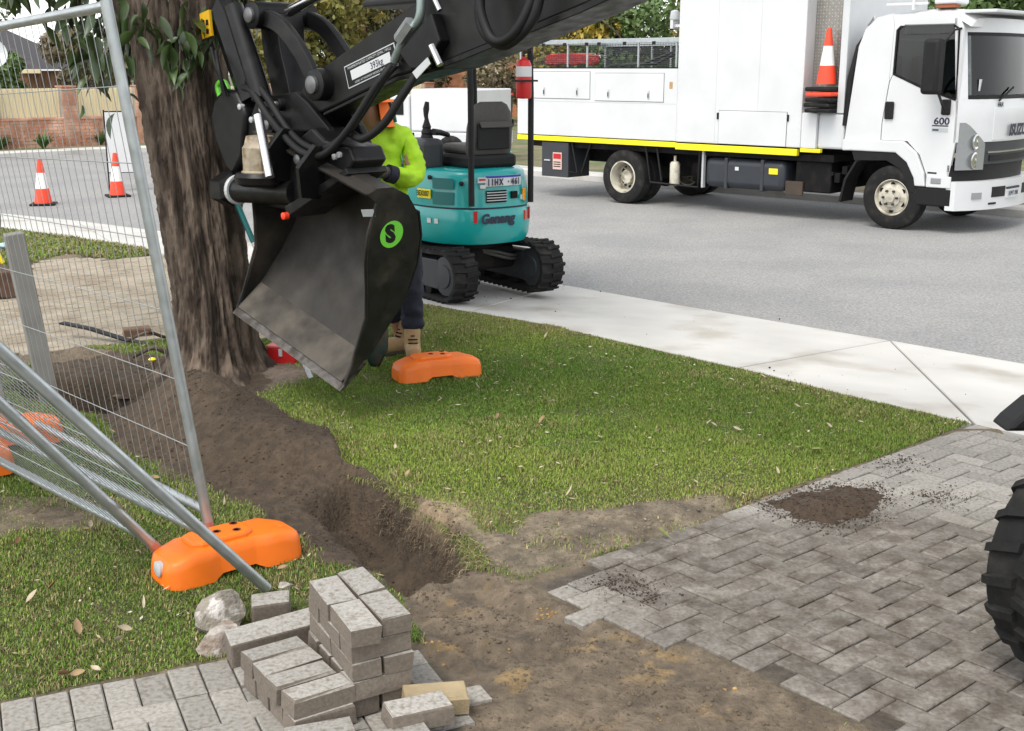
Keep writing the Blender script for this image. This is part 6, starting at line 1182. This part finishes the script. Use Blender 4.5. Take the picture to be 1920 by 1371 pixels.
# bins
def bin_(u, Y, lid, label, rz):
    p = DY(u, 200, Y); B_ = empty('wheelie_bin', (p.x, Y, .05), rz, label, 'bin'); MB().rings([[Vector((x*w, y*w2, z)) for x, y in ((-1, -1), (1, -1), (1, 1), (-1, 1))] for z, w, w2 in ((.06, .22, .25), (.95, .28, .33), (1.0, .3, .35))]).build('body', mat('bin_green', (.012, .035, .022), .5, var=.1), B_, bev=.03); MB().prism([(-.36, 1.0), (.36, 1.0), (.36, 1.05), (.1, 1.1), (-.3, 1.09), (-.38, 1.04)], -.31, .31, axis='x').build('lid', lid, B_, bev=.015)
    for sx in (-.26, .26): MB().cyl((sx-.03, .27, .12), (sx+.03, .27, .12), .12, n=18).build('wheel', MT['rubber'], B_)
bin_(797, 36.5, MT['yellow'], 'green wheelie bin with yellow lid, left of the excavator seat', .3); bin_(893, 38.5, MT['yellow'], 'green wheelie bin with yellow lid behind the canopy post', .1); bin_(945, 40.5, MT['red'], 'wheelie bin with red lid behind the excavator seat', -.1)
# white utility vehicle down the street
VH = empty('parked_ute', (-1.55, 26.5, ROADZ), math.radians(-25), 'white tray-back utility mostly hidden behind the teal excavator', 'utility'); MB().box((-.25, -.85, .75), (1.3, .85, 1.62)).build('canopy_box', MT['white'], VH, bev=.03); MB().box((-1.95, -.85, .42), (1.35, .85, .748)).build('lower_body', MT['whitedull'], VH, bev=.05)
MB().prism([(-1.9, .75), (-.3, .75), (-.3, 1.5), (-.9, 1.48), (-1.4, 1.02), (-1.9, .95)], -.8, .8).build('cab', MT['white'], VH, bev=.04); MB().prism([(-1.25, 1.08), (-.45, 1.08), (-.45, 1.4), (-.86, 1.4)], -.812, .812).build('cab_window', MT['glass'], VH)
for x in (-1.4, .7):
    for y in (-.78, .78): MB().lathe(wheel_profile(.34, .22, .2), Matrix.Translation((x, y, .34)) @ Matrix.Rotation(math.pi/2, 4, 'X'), 28).build('wheel', MT['rubber'], VH, smooth=40)
# cones and sign
for (x, y, lb, rz) in ((-7.18, 18.45, 'red and white traffic cone on the road, the left one of two behind the fence', .2), (-6.44, 19.7, 'red and white traffic cone on the road, nearer the tree than its twin', .5)):
    c_ = empty('traffic_cone', (x, y, ROADZ+.001), rz, lb, 'cone', 'cones on the road'); cone(c_, .70, .36)
SG = empty('road_sign', (-6.62, 20.6, ROADZ), .25, 'blank white back of a temporary road sign in a black frame behind the fence', 'sign'); MB().box((-.22, -.012, .32), (.22, .0, 1.32)).build('board', MT['white'], SG)
for x in (-.235, .235): MB().tube([(x, -.0, 0), (x, 0, 1.36)], .013, 6).build('frame_post', MT['blackmatt'], SG)
for x in (-.2, .2): MB().tube([(x, 0, 1.2), (x, .45, 0)], .011, 6).build('stay', MT['blackmatt'], SG)
for z in (.32, 1.33): MB().tube([(-.235, 0, z), (.235, 0, z)], .013, 6).build('frame_rail', MT['blackmatt'], SG)
# strappy plants at the wall
MT['strap'] = mat('strap_leaf', (.06, .13, .03), .5, var=.3, scale=8)
for i, (u, v, s, lb) in enumerate(((2, 281, .95, 'strappy green plant at the wall foot, cut by the left frame edge'), (82, 280, 1., 'strappy green plant at the wall foot above the left cone'), (190, 272, .85, 'strappy green plant at the wall foot above the right cone'))):
    p = G(u, v, .0); pr = empty('strappy_plant', p, 0, lb, 'plant', 'plants along the boundary wall'); mb = MB()
    for k in range(60):
        a = random.uniform(0, 6.28); l = s*random.uniform(.35, .6); b_ = random.uniform(.3, 1.1); P = [Vector((math.cos(a)*l*b_*t*.8, math.sin(a)*l*b_*t*.8, l*(t-.55*b_*t*t))) for t in (0, .35, .7, 1)]; sd_ = Vector((-math.sin(a), math.cos(a), 0)); kk = len(mb.v)
        for q, w in zip(P, (.022, .024, .018, .003)): mb.v += [tuple(q+sd_*w), tuple(q-sd_*w)]
        mb.f += [(kk+2*i_, kk+2*i_+1, kk+2*i_+3, kk+2*i_+2) for i_ in range(3)]
    tag(mb.build('leaves', MT['strap'], pr), kind='stuff')
# trees and shrubs
LC = dict(olive=mat('olive_foliage', (.15, .155, .035), .6, var=.45, scale=1.3, col2=(.25, .2, .05), s2=.9, lo=.45, hi=.6), gold=mat('golden_foliage', (.34, .25, .04), .6, var=.4, scale=1.2, col2=(.17, .17, .04), s2=.8, lo=.45, hi=.62), green=mat('green_foliage', (.085, .14, .04), .55, var=.45, scale=1.4), brown=mat('brown_foliage', (.18, .14, .085), .7, var=.4, scale=1.2, col2=(.1, .1, .04), s2=1.2, lo=.45, hi=.6), dark=mat('dark_foliage', (.05, .075, .028), .55, var=.45, scale=1.4))
def bgtree(name, u, Y, vt, vb, wpx, c, label, n=5200, ls=.13, trunkv=True):
    a = DY(u, vt, Y); b = DY(u, vb, Y); w = wpx/2250*Y*1.02/2; h = a.z-b.z; base = Vector((a.x, Y, 0)); rt = empty(name, base, 0, label, 'tree' if h > 2.6 else 'shrub'); bl_ = []
    for k in range(9):
        q = random.random(); rr = w*random.uniform(.4, .62); bl_.append((random.uniform(-1, 1)*(w-rr*.6), random.uniform(-.6, .6)*w, b.z+h*(.22+.62*q), rr, rr, min(h*.28, rr)*random.uniform(.7, 1.1)))
    cr_ = leafcloud('crown', bl_, n, ls, LC[c], rt); cr_['kind'] = 'stuff'
    tk_ = MB(); tk_.tube(bez([(0, 0, -.1), (.05, 0, b.z+h*.2), (-.05, .05, b.z+h*.5), (.08, 0, b.z+h*.8)], 5), [.13*(1-.05*i) for i in range(16)], 9); 
    for k in range(5): a_ = random.uniform(0, 6.28); z0 = b.z+h*random.uniform(.2, .5); tk_.tube([(0, 0, z0), (math.cos(a_)*w*.4, math.sin(a_)*w*.3, z0+h*.2), (math.cos(a_)*w*.8, math.sin(a_)*w*.5, z0+h*.35)], [.06, .04, .015], 6)
    tk_.build('trunk', MT['bark'], rt, smooth=60)
bgtree('shrub', 5, 33.2, 80, 205, 80, 'green', 'green bushy shrub behind the wall at the left frame edge', 2500, .09); bgtree('garden_tree', 165, 35.5, 50, 190, 130, 'brown', 'dark brownish shrub above the cream wall panels', 3800, .10); bgtree('garden_tree', 240, 38, -30, 190, 130, 'dark', 'dark green tree behind the trunk and fence upright', 4500)
bgtree('garden_tree', 340, 41, -90, 190, 170, 'dark', 'dark tree hidden behind the thick trunk', 3000); bgtree('garden_tree', 470, 42, -70, 185, 180, 'olive', 'olive tree seen between the thick trunk and the curved link', 5200); bgtree('garden_tree', 610, 43, -110, 190, 210, 'olive', 'yellowish green tree seen above the black arm', 6500); bgtree('garden_tree', 730, 46, -60, 230, 190, 'brown', 'brown green tree above the rating plate of the arm', 5200)
bgtree('garden_tree', 830, 52, 0, 220, 130, 'olive', 'small olive tree left of the canopy post', 3500); bgtree('bare_shrub', 925, 43, 60, 235, 140, 'brown', 'thin brown twiggy shrub behind the excavator seat', 2600, .09); bgtree('garden_tree', 985, 50, -40, 230, 150, 'gold', 'golden tree right of the canopy, behind the arm', 5200); bgtree('garden_tree', 1080, 47, -130, 225, 190, 'gold', 'golden green tree above the left end of the truck tray', 6500); bgtree('garden_tree', 1200, 45, -20, 215, 200, 'green', 'rounded green tree above the truck tray beside the box', 6500, .12)
bgtree('garden_tree', 1010, 58, -160, 225, 260, 'olive', 'tall olive tree far behind the golden ones', 6000, .17); bgtree('garden_tree', 1330, 50, -150, 215, 200, 'olive', 'olive tree mostly hidden by the truck box', 3000, .15); bgtree('garden_tree', 1870, 40, -150, 240, 330, 'green', 'broad green tree beyond the truck cab', 5000, .14); bgtree('garden_tree', 1640, 46, -160, 230, 330, 'olive', 'olive tree hidden behind the truck cab', 3500, .16); bgtree('garden_tree', 700, 60, -120, 220, 420, 'dark', 'dark tree mass far behind the bins', 6000, .2)
bgtree('garden_tree', -120, 42, -120, 230, 240, 'green', 'green tree beyond the left frame edge', 2500, .15)
